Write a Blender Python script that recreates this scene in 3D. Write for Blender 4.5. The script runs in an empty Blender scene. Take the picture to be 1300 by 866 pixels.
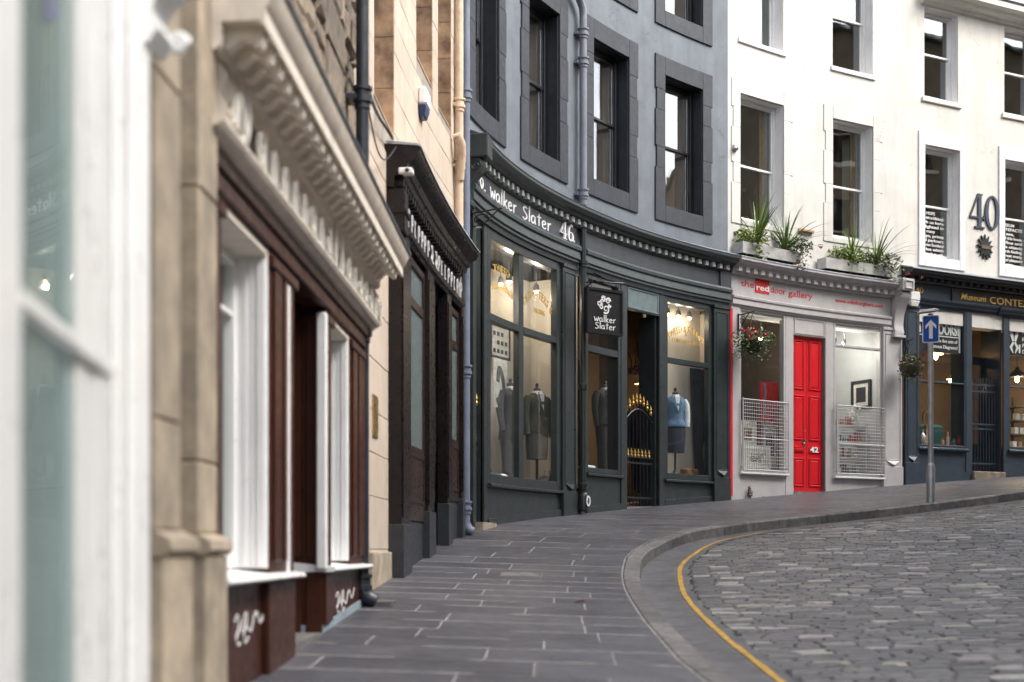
import bpy, math, random
import numpy as np
from mathutils import Vector
random.seed(7)
R = math.radians
scn = bpy.context.scene
COL = scn.collection

# ------------------------------------------------------------------ camera, sky, sun, exposure
F_PX, CX, HY = 1806.0, 650.0, 698.0        # focal length, image centre and horizon of the photograph in its own pixels
cam_d = bpy.data.cameras.new('camera'); cam = bpy.data.objects.new('camera', cam_d); COL.objects.link(cam)
scn.camera = cam
cam.location = (0, 0, 0); cam.rotation_euler = (R(90), 0, 0)
cam_d.sensor_fit = 'HORIZONTAL'; cam_d.sensor_width = 36.0; cam_d.lens = 36.0 * F_PX / 1300.0
cam_d.shift_y = (HY - 433.0) / 1300.0
cam_d.clip_start = 0.05; cam_d.clip_end = 2000
cam_d.dof.use_dof = True; cam_d.dof.focus_distance = 23.5; cam_d.dof.aperture_fstop = 1.6

SUN_EL, SUN_AZ = 48.0, 106.0               # degrees; azimuth clockwise from the view axis (+Y)
w = bpy.data.worlds.new('World'); scn.world = w; w.use_nodes = True
nt = w.node_tree; nt.nodes.clear()
sky = nt.nodes.new('ShaderNodeTexSky'); sky.sky_type = 'NISHITA'; sky.sun_disc = False
sky.sun_elevation = R(SUN_EL); sky.sun_rotation = R(SUN_AZ)
sky.dust_density = 4.0; sky.air_density = 1.0; sky.ozone_density = 1.0
hs = nt.nodes.new('ShaderNodeHueSaturation'); hs.inputs['Saturation'].default_value = 0.36
bg = nt.nodes.new('ShaderNodeBackground'); bg.inputs['Strength'].default_value = 0.15
wo = nt.nodes.new('ShaderNodeOutputWorld')
nt.links.new(sky.outputs[0], hs.inputs['Color']); nt.links.new(hs.outputs[0], bg.inputs[0]); nt.links.new(bg.outputs[0], wo.inputs[0])
sd = bpy.data.lights.new('sun', 'SUN'); sd.energy = 1.3; sd.angle = R(32); sd.color = (1.0, 0.95, 0.89)
so = bpy.data.objects.new('sun', sd); COL.objects.link(so)
so.rotation_euler = (R(90 - SUN_EL), 0, R(180 - SUN_AZ))
scn.view_settings.view_transform = 'Standard'; scn.view_settings.look = 'None'
scn.view_settings.gamma = 1.0; scn.view_settings.exposure = 1.55
scn.render.engine = 'CYCLES'
cy = scn.cycles; cy.use_denoising = True; cy.max_bounces = 7; cy.diffuse_bounces = 4; cy.glossy_bounces = 4
cy.transparent_max_bounces = 12; cy.transmission_bounces = 4; cy.sample_clamp_indirect = 6.0; cy.caustics_reflective = False; cy.caustics_refractive = False

# ------------------------------------------------------------------ the street: one curved facade line in plan (s along it, n out to the street, z up)
_K = [-40, -6, 0, 2, 4, 6, 9, 13, 17, 26, 60]; _H = [1.6, 1.6, 7.5, 18.4, 27.5, 33.7, 46.4, 58.5, 61.8, 64, 66]
_s = np.linspace(-40, 60, 10001); _h = np.radians(np.interp(_s, _K, _H))
_k = np.hanning(101); _k /= _k.sum(); _h = np.convolve(np.pad(_h, 50, 'edge'), _k, 'valid')
_x = np.concatenate([[0], np.cumsum(.005 * (np.sin(_h[1:]) + np.sin(_h[:-1])))])
_y = np.concatenate([[0], np.cumsum(.005 * (np.cos(_h[1:]) + np.cos(_h[:-1])))])
_x += -.73 - _x[4000]; _y += 17.47 - _y[4000]
_gs = [-40, -20, -13, -9.6, -7, -4.2, .5, 1.5, 4.7, 6.75, 9.3, 11.8, 13.9, 17.5, 22, 60]
_gz = [-2.0, -1.1, -.74, -.545, -.41, -.25, .2, .3, .53, .68, .87, 1.08, 1.26, 1.53, 1.86, 4.6]
_g = np.interp(_s, _gs, _gz); _k = np.hanning(301); _k /= _k.sum(); _g = np.convolve(np.pad(_g, 150, 'edge'), _k, 'valid')

def _ix(s): return min(10000.0, max(0.0, (s + 40) * 100.0))
def _lerp(a, s):
    f = _ix(s); i = min(9999, int(f)); return a[i] + (a[i + 1] - a[i]) * (f - i)
def W(s, n, z):
    h = _lerp(_h, s); return (_lerp(_x, s) + n * math.cos(h), _lerp(_y, s) - n * math.sin(h), z)
def HD(s): return _lerp(_h, s)
def ZG(s): return float(_lerp(_g, s))
def S(px, n=0.0):
    """survey: station s at which the line at offset n passes behind column px of the photograph"""
    X = _x + n * np.cos(_h); Y = _y - n * np.sin(_h)
    p = np.where(Y > .8, CX + F_PX * X / np.maximum(Y, .8), -9e9)
    p[5900:] = 9e9
    return float(_s[int(np.argmin(abs(p - px)))])
def PX(p): return (CX + F_PX * p[0] / p[1], HY - F_PX * p[2] / p[1])

# ------------------------------------------------------------------ mesh builder
class MB:
    def __init__(self): self.v = []; self.f = []; self.m = []; self.c = None
    def add(self, vs, fs, mi=0):
        b = len(self.v); self.v += [tuple(p) for p in vs]
        for f in fs: self.f.append(tuple(b + i for i in f)); self.m.append(mi)
    def box(self, s0, s1, n0, n1, z0, z1, mi=0, step=.45):
        if s1 < s0: s0, s1 = s1, s0
        k = max(1, int(math.ceil((s1 - s0) / step))) if s1 > -5 else 1
        vs = []
        for i in range(k + 1):
            s = s0 + (s1 - s0) * i / k
            vs += [W(s, n0, z0), W(s, n1, z0), W(s, n1, z1), W(s, n0, z1)]
        fs = [(0, 3, 2, 1), (4 * k, 4 * k + 1, 4 * k + 2, 4 * k + 3)]
        for i in range(k):
            a = 4 * i; b = a + 4
            for q in range(4):
                r = (q + 1) % 4; fs.append((a + q, a + r, b + r, b + q))
        self.add(vs, fs, mi)
    def rake(self, s0, s1, n0, n1, zb, z1, mi=0, step=.45):
        """box whose foot follows the sloping pavement: zb(s)"""
        k = max(1, int(math.ceil((s1 - s0) / step))); vs = []
        for i in range(k + 1):
            s = s0 + (s1 - s0) * i / k; z0 = zb(s)
            vs += [W(s, n0, z0), W(s, n1, z0), W(s, n1, z1), W(s, n0, z1)]
        fs = [(0, 3, 2, 1), (4 * k, 4 * k + 1, 4 * k + 2, 4 * k + 3)]
        for i in range(k):
            a = 4 * i; b = a + 4
            for q in range(4):
                r = (q + 1) % 4; fs.append((a + q, a + r, b + r, b + q))
        self.add(vs, fs, mi)
    def sweep(self, prof, s0, s1, mi=0, step=.3):
        k = max(1, int(math.ceil((s1 - s0) / step))) if s1 > -5 else 1
        m = len(prof); vs = []
        for i in range(k + 1):
            s = s0 + (s1 - s0) * i / k
            vs += [W(s, n, z) for n, z in prof]
        fs = [tuple(range(m)), tuple(range(k * m, k * m + m))[::-1]]
        for i in range(k):
            for q in range(m):
                r = (q + 1) % m; fs.append((i * m + q, i * m + r, (i + 1) * m + r, (i + 1) * m + q))
        self.add(vs, fs, mi)
    def chip(self, s0, s1, z0, z1, n0, n1, c=.012, mi=0, jit=0.0):
        """a dressed stone: back edge at n0, face at n1 with chamfered arrises"""
        j = lambda: random.uniform(-jit, jit)
        A = [(s0, z0), (s1, z0), (s1, z1), (s0, z1)]; B = [(s0 + c, z0 + c), (s1 - c, z0 + c), (s1 - c, z1 - c), (s0 + c, z1 - c)]
        A = [(a + j(), b + j()) for a, b in A]; B = [(a + j(), b + j()) for a, b in B]
        vs = [W(a, n0, b) for a, b in A] + [W(a, n1 - c * .8, b) for a, b in A] + [W(a, n1 + j() * .6, b) for a, b in B]
        fs = [(8, 9, 10, 11)]
        for q in range(4):
            r = (q + 1) % 4; fs += [(q, r, 4 + r, 4 + q), (4 + q, 4 + r, 8 + r, 8 + q)]
        self.add(vs, fs, mi)
    def tube(self, pts, rad, sides=8, mi=0, cap=True):
        pts = [Vector(p) for p in pts]; m = len(pts); vs = []
        rads = rad if isinstance(rad, (list, tuple)) else [rad] * m
        ref = Vector((0, 0, 1)); prev = None
        for i, p in enumerate(pts):
            d = (pts[min(m - 1, i + 1)] - pts[max(0, i - 1)])
            if d.length < 1e-9: d = Vector((0, 0, 1))
            d.normalize()
            u = (prev - d * prev.dot(d)) if prev is not None else (ref.cross(d) if abs(d.z) < .95 else Vector((1, 0, 0)).cross(d))
            if u.length < 1e-6: u = Vector((1, 0, 0)).cross(d)
            u.normalize(); prev = u; v = d.cross(u)
            for q in range(sides):
                a = 2 * math.pi * q / sides; vs.append(p + (u * math.cos(a) + v * math.sin(a)) * rads[i])
        fs = []
        for i in range(m - 1):
            for q in range(sides):
                r = (q + 1) % sides; fs.append((i * sides + q, i * sides + r, (i + 1) * sides + r, (i + 1) * sides + q))
        if cap: fs += [tuple(range(sides))[::-1], tuple(range((m - 1) * sides, m * sides))]
        self.add(vs, fs, mi)
    def lathe(self, o, prof, sides=16, mi=0, sx=1.0, sy=1.0, rot=0.0):
        vs = []; m = len(prof); ca, sa = math.cos(rot), math.sin(rot)
        for r, z in prof:
            for q in range(sides):
                a = 2 * math.pi * q / sides; x = r * sx * math.cos(a); y = r * sy * math.sin(a)
                vs.append((o[0] + x * ca - y * sa, o[1] + x * sa + y * ca, o[2] + z))
        fs = []
        for i in range(m - 1):
            for q in range(sides):
                r = (q + 1) % sides; fs.append((i * sides + q, i * sides + r, (i + 1) * sides + r, (i + 1) * sides + q))
        fs += [tuple(range(sides))[::-1], tuple(range((m - 1) * sides, m * sides))]
        self.add(vs, fs, mi)
    def ball(self, o, r, sides=10, rings=6, mi=0, sz=1.0):
        self.lathe(o, [(max(1e-4, r * math.sin(math.pi * i / rings)), -r * sz * math.cos(math.pi * i / rings)) for i in range(rings + 1)], sides, mi)
    def strip(self, pts, wid, place, th=.012, mi=0):
        """a flat pen stroke: pts in drawing units, wid its width(s), place(x, y, t) -> world"""
        m = len(pts); ws = wid if isinstance(wid, (list, tuple)) else [wid] * m; vs = []
        for i, (x, y) in enumerate(pts):
            x0, y0 = pts[max(0, i - 1)]; x1, y1 = pts[min(m - 1, i + 1)]; dx, dy = x1 - x0, y1 - y0
            l = math.hypot(dx, dy) or 1; nx, ny = -dy / l * ws[i] / 2, dx / l * ws[i] / 2
            vs += [place(x + nx, y + ny, 0), place(x - nx, y - ny, 0), place(x - nx, y - ny, th), place(x + nx, y + ny, th)]
        fs = [(0, 1, 2, 3), (4 * m - 1, 4 * m - 2, 4 * m - 3, 4 * m - 4)]
        for i in range(m - 1):
            for q in range(4):
                r = (q + 1) % 4; fs.append((4 * i + q, 4 * i + r, 4 * i + 4 + r, 4 * i + 4 + q))
        self.add(vs, fs, mi)

ORG = {}
def build(mb, name, mats, parent=None, org=None, smooth=None, bevel=0.0):
    o0 = Vector(ORG[parent.name]) if parent is not None else Vector(org if org is not None else (0, 0, 0))
    me = bpy.data.meshes.new(name)
    me.from_pydata([(p[0] - o0.x, p[1] - o0.y, p[2] - o0.z) for p in mb.v], [], mb.f)
    mats = mats if isinstance(mats, (list, tuple)) else [mats]
    for m in mats: me.materials.append(m)
    if len(mats) > 1: me.polygons.foreach_set('material_index', mb.m)
    if mb.c is not None:
        at = me.color_attributes.new('tone', 'FLOAT_COLOR', 'POINT')
        at.data.foreach_set('color', np.array(mb.c, dtype=np.float32).ravel())
    if smooth:
        me.polygons.foreach_set('use_smooth', [True] * len(me.polygons)); me.set_sharp_from_angle(angle=R(smooth))
    me.update()
    o = bpy.data.objects.new(name, me); COL.objects.link(o)
    if parent is not None: o.parent = parent
    else: o.location = o0
    ORG[o.name] = tuple(o0)
    if bevel:
        b = o.modifiers.new('edge', 'BEVEL'); b.width = bevel; b.segments = 1; b.limit_method = 'ANGLE'; b.angle_limit = R(40)
    return o
def thing(name, label, cat, loc, group=None):
    o = bpy.data.objects.new(name, None); COL.objects.link(o); o.location = loc; o.empty_display_size = .1
    ORG[o.name] = tuple(loc); tag(o, label, cat, group); return o
def tag(o, label, cat, group=None):
    o['label'] = label; o['category'] = cat
    if group: o['group'] = group
    return o
def kind(o, k): o['kind'] = k; return o

# ------------------------------------------------------------------ materials
def srgb(r, g, b):
    f = lambda c: (c / 255 / 12.92) if c <= 10 else ((c / 255 + .055) / 1.055) ** 2.4
    return (f(r), f(g), f(b))
def material(name, col, rough=.5, var=.15, scale=6.0, bump=.15, bscale=60.0, spec=.5, metal=0.0, col2=None, streak=0.0, rand=0.0, coat=0.0, wear=0.0, wearcol=(.5, .45, .4), bdist=.004, crack=0.0):
    m = bpy.data.materials.new(name); m.use_nodes = True; t = m.node_tree; N = t.nodes; L = t.links
    p = N['Principled BSDF']; p.inputs['Roughness'].default_value = rough; p.inputs['Metallic'].default_value = metal
    p.inputs['Specular IOR Level'].default_value = spec
    if coat: p.inputs['Coat Weight'].default_value = coat; p.inputs['Coat Roughness'].default_value = .12
    geo = N.new('ShaderNodeNewGeometry')
    def noise(sc, det=5, vec=None, r=.6):
        n = N.new('ShaderNodeTexNoise'); n.inputs['Scale'].default_value = sc; n.inputs['Detail'].default_value = det; n.inputs['Roughness'].default_value = r
        L.new(vec if vec is not None else geo.outputs['Position'], n.inputs['Vector']); return n.outputs['Fac']
    def maprange(x, a, b, c, d):
        n = N.new('ShaderNodeMapRange'); L.new(x, n.inputs[0])
        for i, v in enumerate((a, b, c, d)): n.inputs[i + 1].default_value = v
        return n.outputs[0]
    def mix(fac, a, b, mode='MIX'):
        n = N.new('ShaderNodeMix'); n.data_type = 'RGBA'; n.blend_type = mode
        for sock, v in ((n.inputs[0], fac), (n.inputs[6], a), (n.inputs[7], b)):
            if hasattr(v, 'default_value') or hasattr(v, 'links'): L.new(v, sock)
            else: sock.default_value = v if isinstance(v, (int, float)) else (*v, 1)
        return n.outputs[2]
    c2 = col2 if col2 is not None else tuple(c * (1 - var * 1.6) for c in col)
    big = noise(scale, 6)
    c = mix(maprange(big, .35, .68, 0, 1), tuple(x * (1 + var * .5) for x in col) if col2 is None else col, c2)
    if streak:
        mp = N.new('ShaderNodeMapping'); mp.inputs['Scale'].default_value = (5, 5, .35); L.new(geo.outputs['Position'], mp.inputs['Vector'])
        st = noise(1.6, 5, mp.outputs[0]); c = mix(maprange(st, .5, .78, 0, streak), c, tuple(x * .45 for x in col))
    if rand:
        oi = N.new('ShaderNodeObjectInfo'); c = mix(1.0, c, mix(maprange(oi.outputs['Random'], 0, 1, 0, 1), (1 - rand,) * 3, (1 + rand, 1 + rand * .92, 1 + rand * .8)), 'MULTIPLY')
    if wear:
        wn = noise(22, 8, None, .75); c = mix(maprange(wn, .74 - wear, .76 - wear, 0, 1), c, wearcol)
    if crack:
        dn = N.new('ShaderNodeTexNoise'); dn.inputs['Scale'].default_value = 2.2; dn.inputs['Detail'].default_value = 5; L.new(geo.outputs['Position'], dn.inputs['Vector'])
        va = N.new('ShaderNodeVectorMath'); va.operation = 'MULTIPLY_ADD'; L.new(dn.outputs['Color'], va.inputs[0]); va.inputs[1].default_value = (.9, .9, .9); L.new(geo.outputs['Position'], va.inputs[2])
        vo = N.new('ShaderNodeTexVoronoi'); vo.feature = 'DISTANCE_TO_EDGE'; vo.inputs['Scale'].default_value = .75; L.new(va.outputs[0], vo.inputs['Vector'])
        cm = maprange(vo.outputs['Distance'], .0, .010, 1, 0); ms = maprange(noise(.9, 3), .50, .60, 0, crack)
        mu_ = N.new('ShaderNodeMath'); mu_.operation = 'MULTIPLY'; L.new(cm, mu_.inputs[0]); L.new(ms, mu_.inputs[1]); c = mix(mu_.outputs[0], c, tuple(x * .35 for x in col))
        c = mix(maprange(noise(.7, 7, None, .7), .48, .66, 0, .18), c, tuple(x * k_ for x, k_ in zip(col, (.80, .79, .77))))
    L.new(c, p.inputs['Base Color'])
    L.new(maprange(noise(scale * 3.1, 4), .3, .7, max(.04, rough - .08), min(1, rough + .1)), p.inputs['Roughness'])
    if bump:
        bn = N.new('ShaderNodeBump'); bn.inputs['Strength'].default_value = bump; bn.inputs['Distance'].default_value = bdist
        L.new(noise(bscale, 5), bn.inputs['Height']); L.new(bn.outputs[0], p.inputs['Normal'])
    return m
def tone_material(name, rough=.6, bump=.5, bscale=90):
    m = material(name, (.1, .1, .1), rough, 0.1, 5, bump, bscale); t = m.node_tree; N = t.nodes; L = t.links; p = N['Principled BSDF']
    a = N.new('ShaderNodeAttribute'); a.attribute_name = 'tone'
    geo = N.new('ShaderNodeNewGeometry'); n = N.new('ShaderNodeTexNoise'); n.inputs['Scale'].default_value = 14; n.inputs['Detail'].default_value = 6
    L.new(geo.outputs['Position'], n.inputs['Vector'])
    mr = N.new('ShaderNodeMapRange'); L.new(n.outputs['Fac'], mr.inputs[0])
    for i, v in enumerate((.3, .7, .72, 1.22)): mr.inputs[i + 1].default_value = v
    x = N.new('ShaderNodeMix'); x.data_type = 'RGBA'; x.blend_type = 'MULTIPLY'; x.inputs[0].default_value = 1
    L.new(a.outputs['Color'], x.inputs[6]); L.new(mr.outputs[0], x.inputs[7]); L.new(x.outputs[2], p.inputs['Base Color'])
    return m
def glass(name, tint=(.93, .96, .95), ior=1.6, k=1.0, rough=0.0, wave=.35, sky_haze=0.0, haze_col=(.6, .68, .68)):  # the optional diffuse film paints a pale sky reflection into the pane
    m = bpy.data.materials.new(name); m.use_nodes = True; t = m.node_tree; N = t.nodes; L = t.links; N.remove(N['Principled BSDF'])
    fr = N.new('ShaderNodeFresnel'); fr.inputs['IOR'].default_value = ior
    mu = N.new('ShaderNodeMath'); mu.operation = 'MULTIPLY'; mu.inputs[1].default_value = k; mu.use_clamp = True; L.new(fr.outputs[0], mu.inputs[0])
    geo = N.new('ShaderNodeNewGeometry'); fb = N.new('ShaderNodeMath'); fb.operation = 'SUBTRACT'; fb.inputs[0].default_value = 1.0; L.new(geo.outputs['Backfacing'], fb.inputs[1])
    mf = N.new('ShaderNodeMath'); mf.operation = 'MULTIPLY'; L.new(mu.outputs[0], mf.inputs[0]); L.new(fb.outputs[0], mf.inputs[1]); mu = mf   # only the outer face mirrors
    tr = N.new('ShaderNodeBsdfTransparent'); tr.inputs[0].default_value = (*tint, 1)
    gl = N.new('ShaderNodeBsdfGlossy'); gl.inputs['Roughness'].default_value = rough; gl.inputs[0].default_value = (.97, .98, 1, 1)
    ns = N.new('ShaderNodeTexNoise'); ns.inputs['Scale'].default_value = 1.3; ns.inputs['Detail'].default_value = 1
    L.new(geo.outputs['Position'], ns.inputs['Vector'])
    bp = N.new('ShaderNodeBump'); bp.inputs['Strength'].default_value = wave; bp.inputs['Distance'].default_value = .012
    L.new(ns.outputs['Fac'], bp.inputs['Height']); L.new(bp.outputs[0], gl.inputs['Normal'])
    mx = N.new('ShaderNodeMixShader'); L.new(mu.outputs[0], mx.inputs[0]); L.new(tr.outputs[0], mx.inputs[1]); L.new(gl.outputs[0], mx.inputs[2])
    out = mx.outputs[0]
    if sky_haze:
        df = N.new('ShaderNodeBsdfDiffuse'); df.inputs[0].default_value = (*haze_col, 1); m2 = N.new('ShaderNodeMixShader')
        dm = N.new('ShaderNodeMath'); dm.operation = 'MULTIPLY'; dm.inputs[1].default_value = sky_haze; L.new(fb.outputs[0], dm.inputs[0]); L.new(dm.outputs[0], m2.inputs[0])
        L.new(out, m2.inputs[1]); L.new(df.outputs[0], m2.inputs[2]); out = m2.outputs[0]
    L.new(out, N['Material Output'].inputs[0]); return m
def glow(name, col, st):
    m = bpy.data.materials.new(name); m.use_nodes = True; p = m.node_tree.nodes['Principled BSDF']
    p.inputs['Base Color'].default_value = (*col, 1); p.inputs['Emission Color'].default_value = (*col, 1); p.inputs['Emission Strength'].default_value = st; return m

M = {}
M['white_gloss'] = material('white gloss paint', (.80, .80, .79), .32, .05, 3, .08, 30)
M['cream_trim'] = material('cream trim paint', (.78, .70, .60), .42, .12, 7, .15, 50, streak=.35)
M['fascia_brown'] = material('dull brown fascia paint', (.10, .065, .05), .4, .2, 6, .1)
M['brown_gloss'] = material('chocolate gloss paint', (.054, .018, .011), .36, .15, 5, .12, 40, spec=.2, wear=.028, wearcol=(.25, .2, .18))
M['blackbrown'] = material('near black brown gloss paint', (.0115, .0075, .0075), .3, .2, 6, .1, 40, spec=.32)
M['dark_wood'] = material('dark varnished door', (.034, .018, .014), .3, .3, 8, .1, 40)
M['plinth_grey'] = material('slate grey plinth paint', (.028, .031, .038), .45, .2, 6, .15, wear=.03, wearcol=(.2, .2, .21))
M['green'] = material('bottle green shopfront paint', (.027, .037, .038), .34, .14, 5, .12, 35, wear=.02, wearcol=(.2, .22, .22), streak=.25)
M['green_lit'] = material('lit bottle green moulding paint', (.055, .073, .074), .38, .14, 5, .12, 35, streak=.25)  # the shopfront green made lighter, so light on the mouldings is painted in
M['dentil_pale'] = material('pale dentil paint', (.34, .36, .35), .5, .12, 9, .15, 40)  # dentils coloured paler than their cornice
M['green_pale'] = material('worn grey green panel paint', (.14, .185, .19), .5, .16, 9, .2, 40, streak=.3)
M['fascia_navy'] = material('dark slate fascia board', (.042, .046, .058), .4, .12, 4, .08)
M['grey_wall'] = material('blue grey masonry paint', (.158, .180, .205), .78, .12, 2.2, .5, 45, streak=.3, bdist=.006, crack=.5)
M['grey_dark'] = material('charcoal blue margin paint', (.033, .038, .049), .6, .16, 4, .35, 40, wear=.012, wearcol=(.3, .31, .33))
M['black_sash'] = material('black sash paint', (.022, .023, .028), .4, .2, 6, .1, wear=.02, wearcol=(.3, .3, .3))
M['white_wall'] = material('cream white masonry paint', (.64, .625, .585), .8, .07, 1.6, .45, 35, streak=.22, bdist=.006, crack=.4)
M['white_wall_warm'] = material('ivory masonry paint', (.66, .64, .585), .8, .07, 1.8, .45, 35, streak=.22, bdist=.006, crack=.4)
M['white_margin'] = material('white window margin paint', (.80, .79, .79), .6, .05, 4, .2, 30)
M['gallery'] = material('pale lilac grey shopfront paint', (.47, .45, .445), .42, .07, 4, .12, 35, streak=.15, wear=.012, wearcol=(.3, .28, .27))
M['red_door'] = material('red door gloss paint', (.62, .008, .016), .35, .03, 2, .02, 30)
M['museum'] = material('blue slate shopfront paint', (.036, .052, .070), .38, .14, 5, .12, 40, streak=.25, wear=.02, wearcol=(.22, .25, .28))
M['museum_black'] = material('black fascia paint', (.014, .014, .016), .4, .2, 5, .1)
M['lead'] = material('weathered lead flashing', (.20, .225, .26), .5, .25, 9, .35, 30)
M['pale_lead'] = material('pale lead sheet', (.42, .44, .47), .5, .25, 9, .35, 30)
M['ashlar'] = material('buff ashlar sandstone', (.55, .465, .38), .85, .10, 3, .4, 70, col2=(.48, .395, .31), rand=.05, streak=.08)
M['modillion'] = material('pale cream modillion paint', (.84, .77, .67), .42, .1, 7, .12, 50)
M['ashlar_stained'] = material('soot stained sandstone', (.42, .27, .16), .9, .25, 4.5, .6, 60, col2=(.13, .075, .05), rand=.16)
M['pil_stone'] = material('mottled tan sandstone', (.42, .35, .26), .9, .3, 5.5, .9, 45, col2=(.225, .19, .15), rand=.16, streak=.55)
M['rubble'] = material('weathered rubble stone', (.27, .215, .16), .92, .3, 8, .9, 45, col2=(.12, .10, .085), rand=.32, bdist=.012)
M['mortar'] = material('lime mortar', (.34, .30, .25), .95, .2, 8, .6, 80)
M['mortar_dark'] = material('dark mortar', (.13, .115, .10), .95, .2, 8, .6, 80)
M['slab'] = material('blue grey paving stone', (.080, .079, .092), .47, .22, 2.6, .5, 130, rand=.20, bdist=.003)
M['joint'] = material('pale paving joint', (.30, .29, .28), .95, .3, 10, .6, 100)
M['kerb'] = material('granite kerb', (.17, .16, .155), .7, .3, 9, .6, 90, rand=.28)
M['gutter'] = material('smooth worn gutter concrete', (.125, .124, .128), .7, .25, 3.5, .5, 110)
M['roadbed'] = material('dark joint grit', (.045, .043, .042), .95, .3, 12, .8, 80)
M['yellow'] = material('worn yellow road paint', (.58, .34, .05), .7, .25, 8, .5, 100, wear=.12, wearcol=(.2, .15, .09))
M['black_iron'] = material('black painted iron', (.014, .015, .018), .35, .2, 8, .2, 60)
M['iron_blue'] = material('blue black cast iron', (.022, .027, .036), .35, .2, 8, .25, 40, wear=.02, wearcol=(.3, .28, .26))
M['pipe_blue'] = material('blue grey painted pipe', (.16, .19, .25), .5, .15, 6, .2, 40, wear=.03, wearcol=(.3, .2, .12))
M['pipe_cream'] = material('peeling cream pipe paint', (.66, .50, .36), .6, .15, 7, .3, 40, wear=.07, wearcol=(.25, .12, .06))
M['pipe_grey'] = material('grey painted pipe', (.21, .225, .26), .5, .12, 6, .2, 40)
M['gold'] = material('gold leaf', (.62, .41, .12), .38, .1, 10, .05, 40, metal=.6)
M['brass'] = material('brass', (.70, .50, .22), .3, .15, 9, .1, metal=.9)
M['chrome'] = material('polished metal', (.72, .72, .72), .2, .1, 9, .05, metal=1)
M['steel'] = material('galvanised steel', (.42, .43, .45), .45, .15, 7, .15, metal=.7)
M['white_print'] = material('white lettering', (.82, .82, .81), .5, .04, 8, 0)
M['red_print'] = material('red lettering', (.62, .015, .02), .5, .04, 8, 0)
M['red_paint'] = material('red edge paint', (.62, .01, .03), .4, .1, 6, .1)
M['navy_print'] = material('navy painted lettering', (.035, .042, .075), .6, .12, 8, .1)
M['silver_letter'] = material('silvered letter', (.80, .80, .80), .3, .2, 12, .05, metal=.2)
M['pale_letter'] = material('pale gilt letter', (.72, .69, .63), .4, .12, 12, .05)
M['plastic_white'] = material('white plastic', (.78, .78, .76), .4, .05, 6, .05)
M['plastic_blue'] = material('blue plastic', (.03, .05, .13), .4, .05, 6, .05)
M['plastic_black'] = material('black plastic', (.02, .02, .022), .4, .05, 6, .05)
M['sign_blue'] = material('blue sign sheeting', (.012, .075, .36), .5, .06, 6, .0, spec=.2)
M['sign_white'] = material('white sign sheeting', (.82, .74, .68), .35, .05, 6, .03)
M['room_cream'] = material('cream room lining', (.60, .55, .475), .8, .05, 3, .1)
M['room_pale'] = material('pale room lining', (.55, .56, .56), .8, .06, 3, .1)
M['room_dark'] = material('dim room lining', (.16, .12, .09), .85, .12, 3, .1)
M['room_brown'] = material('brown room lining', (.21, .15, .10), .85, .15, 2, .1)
M['shutter'] = material('cream window shutter', (.86, .77, .64), .6, .05, 4, .08)
M['floorboards'] = material('shop floorboards', (.22, .13, .07), .5, .25, 6, .1)
M['glass_sky'] = glass('old window glass', (.98, .98, .98), ior=2.3, k=3.0, wave=.2)
M['glass_upper'] = glass('white building window glass', ior=2.0, k=2.8, wave=.2)
M['glass_shop'] = glass('shop window glass', (.97, .98, .97), ior=1.5, k=.9, wave=.1, sky_haze=.012)
M['glass_near'] = glass('near shop window glass', (.90, .96, .95), ior=1.6, k=2.0, wave=.05, sky_haze=.16)  # milky haze of reflected sky painted in as a diffuse film
M['glass_hazed'] = glass('old shop glass with painted sky haze', (.9, .93, .92), ior=1.7, k=1.6, wave=.1, sky_haze=.22)  # whitish sky reflection put into the pane colour
M['tweed_grey'] = material('grey tweed cloth', (.075, .073, .078), .95, .3, 60, .6, 200)
M['tweed_green'] = material('olive tweed cloth', (.055, .055, .044), .95, .3, 60, .6, 200)
M['suit_dark'] = material('charcoal suit cloth', (.032, .032, .037), .95, .25, 60, .5, 200)
M['navy_cloth'] = material('navy cloth', (.020, .026, .048), .9, .25, 20, .4, 150)
M['blue_tweed'] = material('blue tweed cloth', (.12, .22, .36), .95, .2, 60, .5, 200)
M['shirt'] = material('white shirt cloth', (.72, .74, .78), .85, .06, 20, .2, 100)
M['blue_cloth'] = material('blue bag cloth', (.025, .07, .13), .85, .2, 20, .3)
M['teal'] = material('teal velvet', (.01, .14, .22), .8, .15, 12, .3)
M['felt_green'] = material('green felt', (.012, .045, .03), .9, .1, 12, .2)
M['leather'] = material('tan leather', (.22, .10, .04), .5, .2, 12, .2)
M['stone_trough'] = material('grey stone trough', (.46, .45, .43), .85, .15, 7, .5, 60)
M['soil'] = material('potting soil', (.04, .028, .02), .95, .2, 20, .6)
M['leaf'] = material('leaf green', (.11, .19, .035), .5, .3, 14, .1, col2=(.055, .115, .025), rand=.2)
M['blade'] = material('spiky leaf green', (.22, .31, .075), .45, .3, 12, .1, col2=(.10, .18, .045), rand=.25)
M['silver_leaf'] = material('silvery trailing leaf', (.26, .29, .24), .6, .2, 14, .1)
M['yellow_leaf'] = material('yellow green leaf', (.30, .36, .03), .5, .2, 12, .1)
M['bronze_leaf'] = material('bronze leaf', (.10, .045, .03), .5, .3, 12, .1)
M['petal_red'] = material('red petal', (.55, .015, .02), .6, .15, 14, .1)
M['petal_crimson'] = material('crimson petal', (.32, .01, .05), .6, .15, 14, .1)
M['petal_white'] = material('white petal', (.8, .78, .74), .6, .05, 14, .1)
M['moss'] = material('moss lining', (.05, .05, .025), .95, .3, 20, .6)
M['bulb'] = glow('lit warm bulb', (1.0, .62, .25), 16)
M['bulb_soft'] = glow('lit warm shade', (1.0, .55, .2), 3.5)
M['shade_cream'] = material('cream lamp shade', (.7, .6, .42), .6, .05, 6, .05)
M['paper'] = material('print paper', (.72, .70, .64), .8, .08, 12, .05, col2=(.5, .48, .44))
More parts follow.
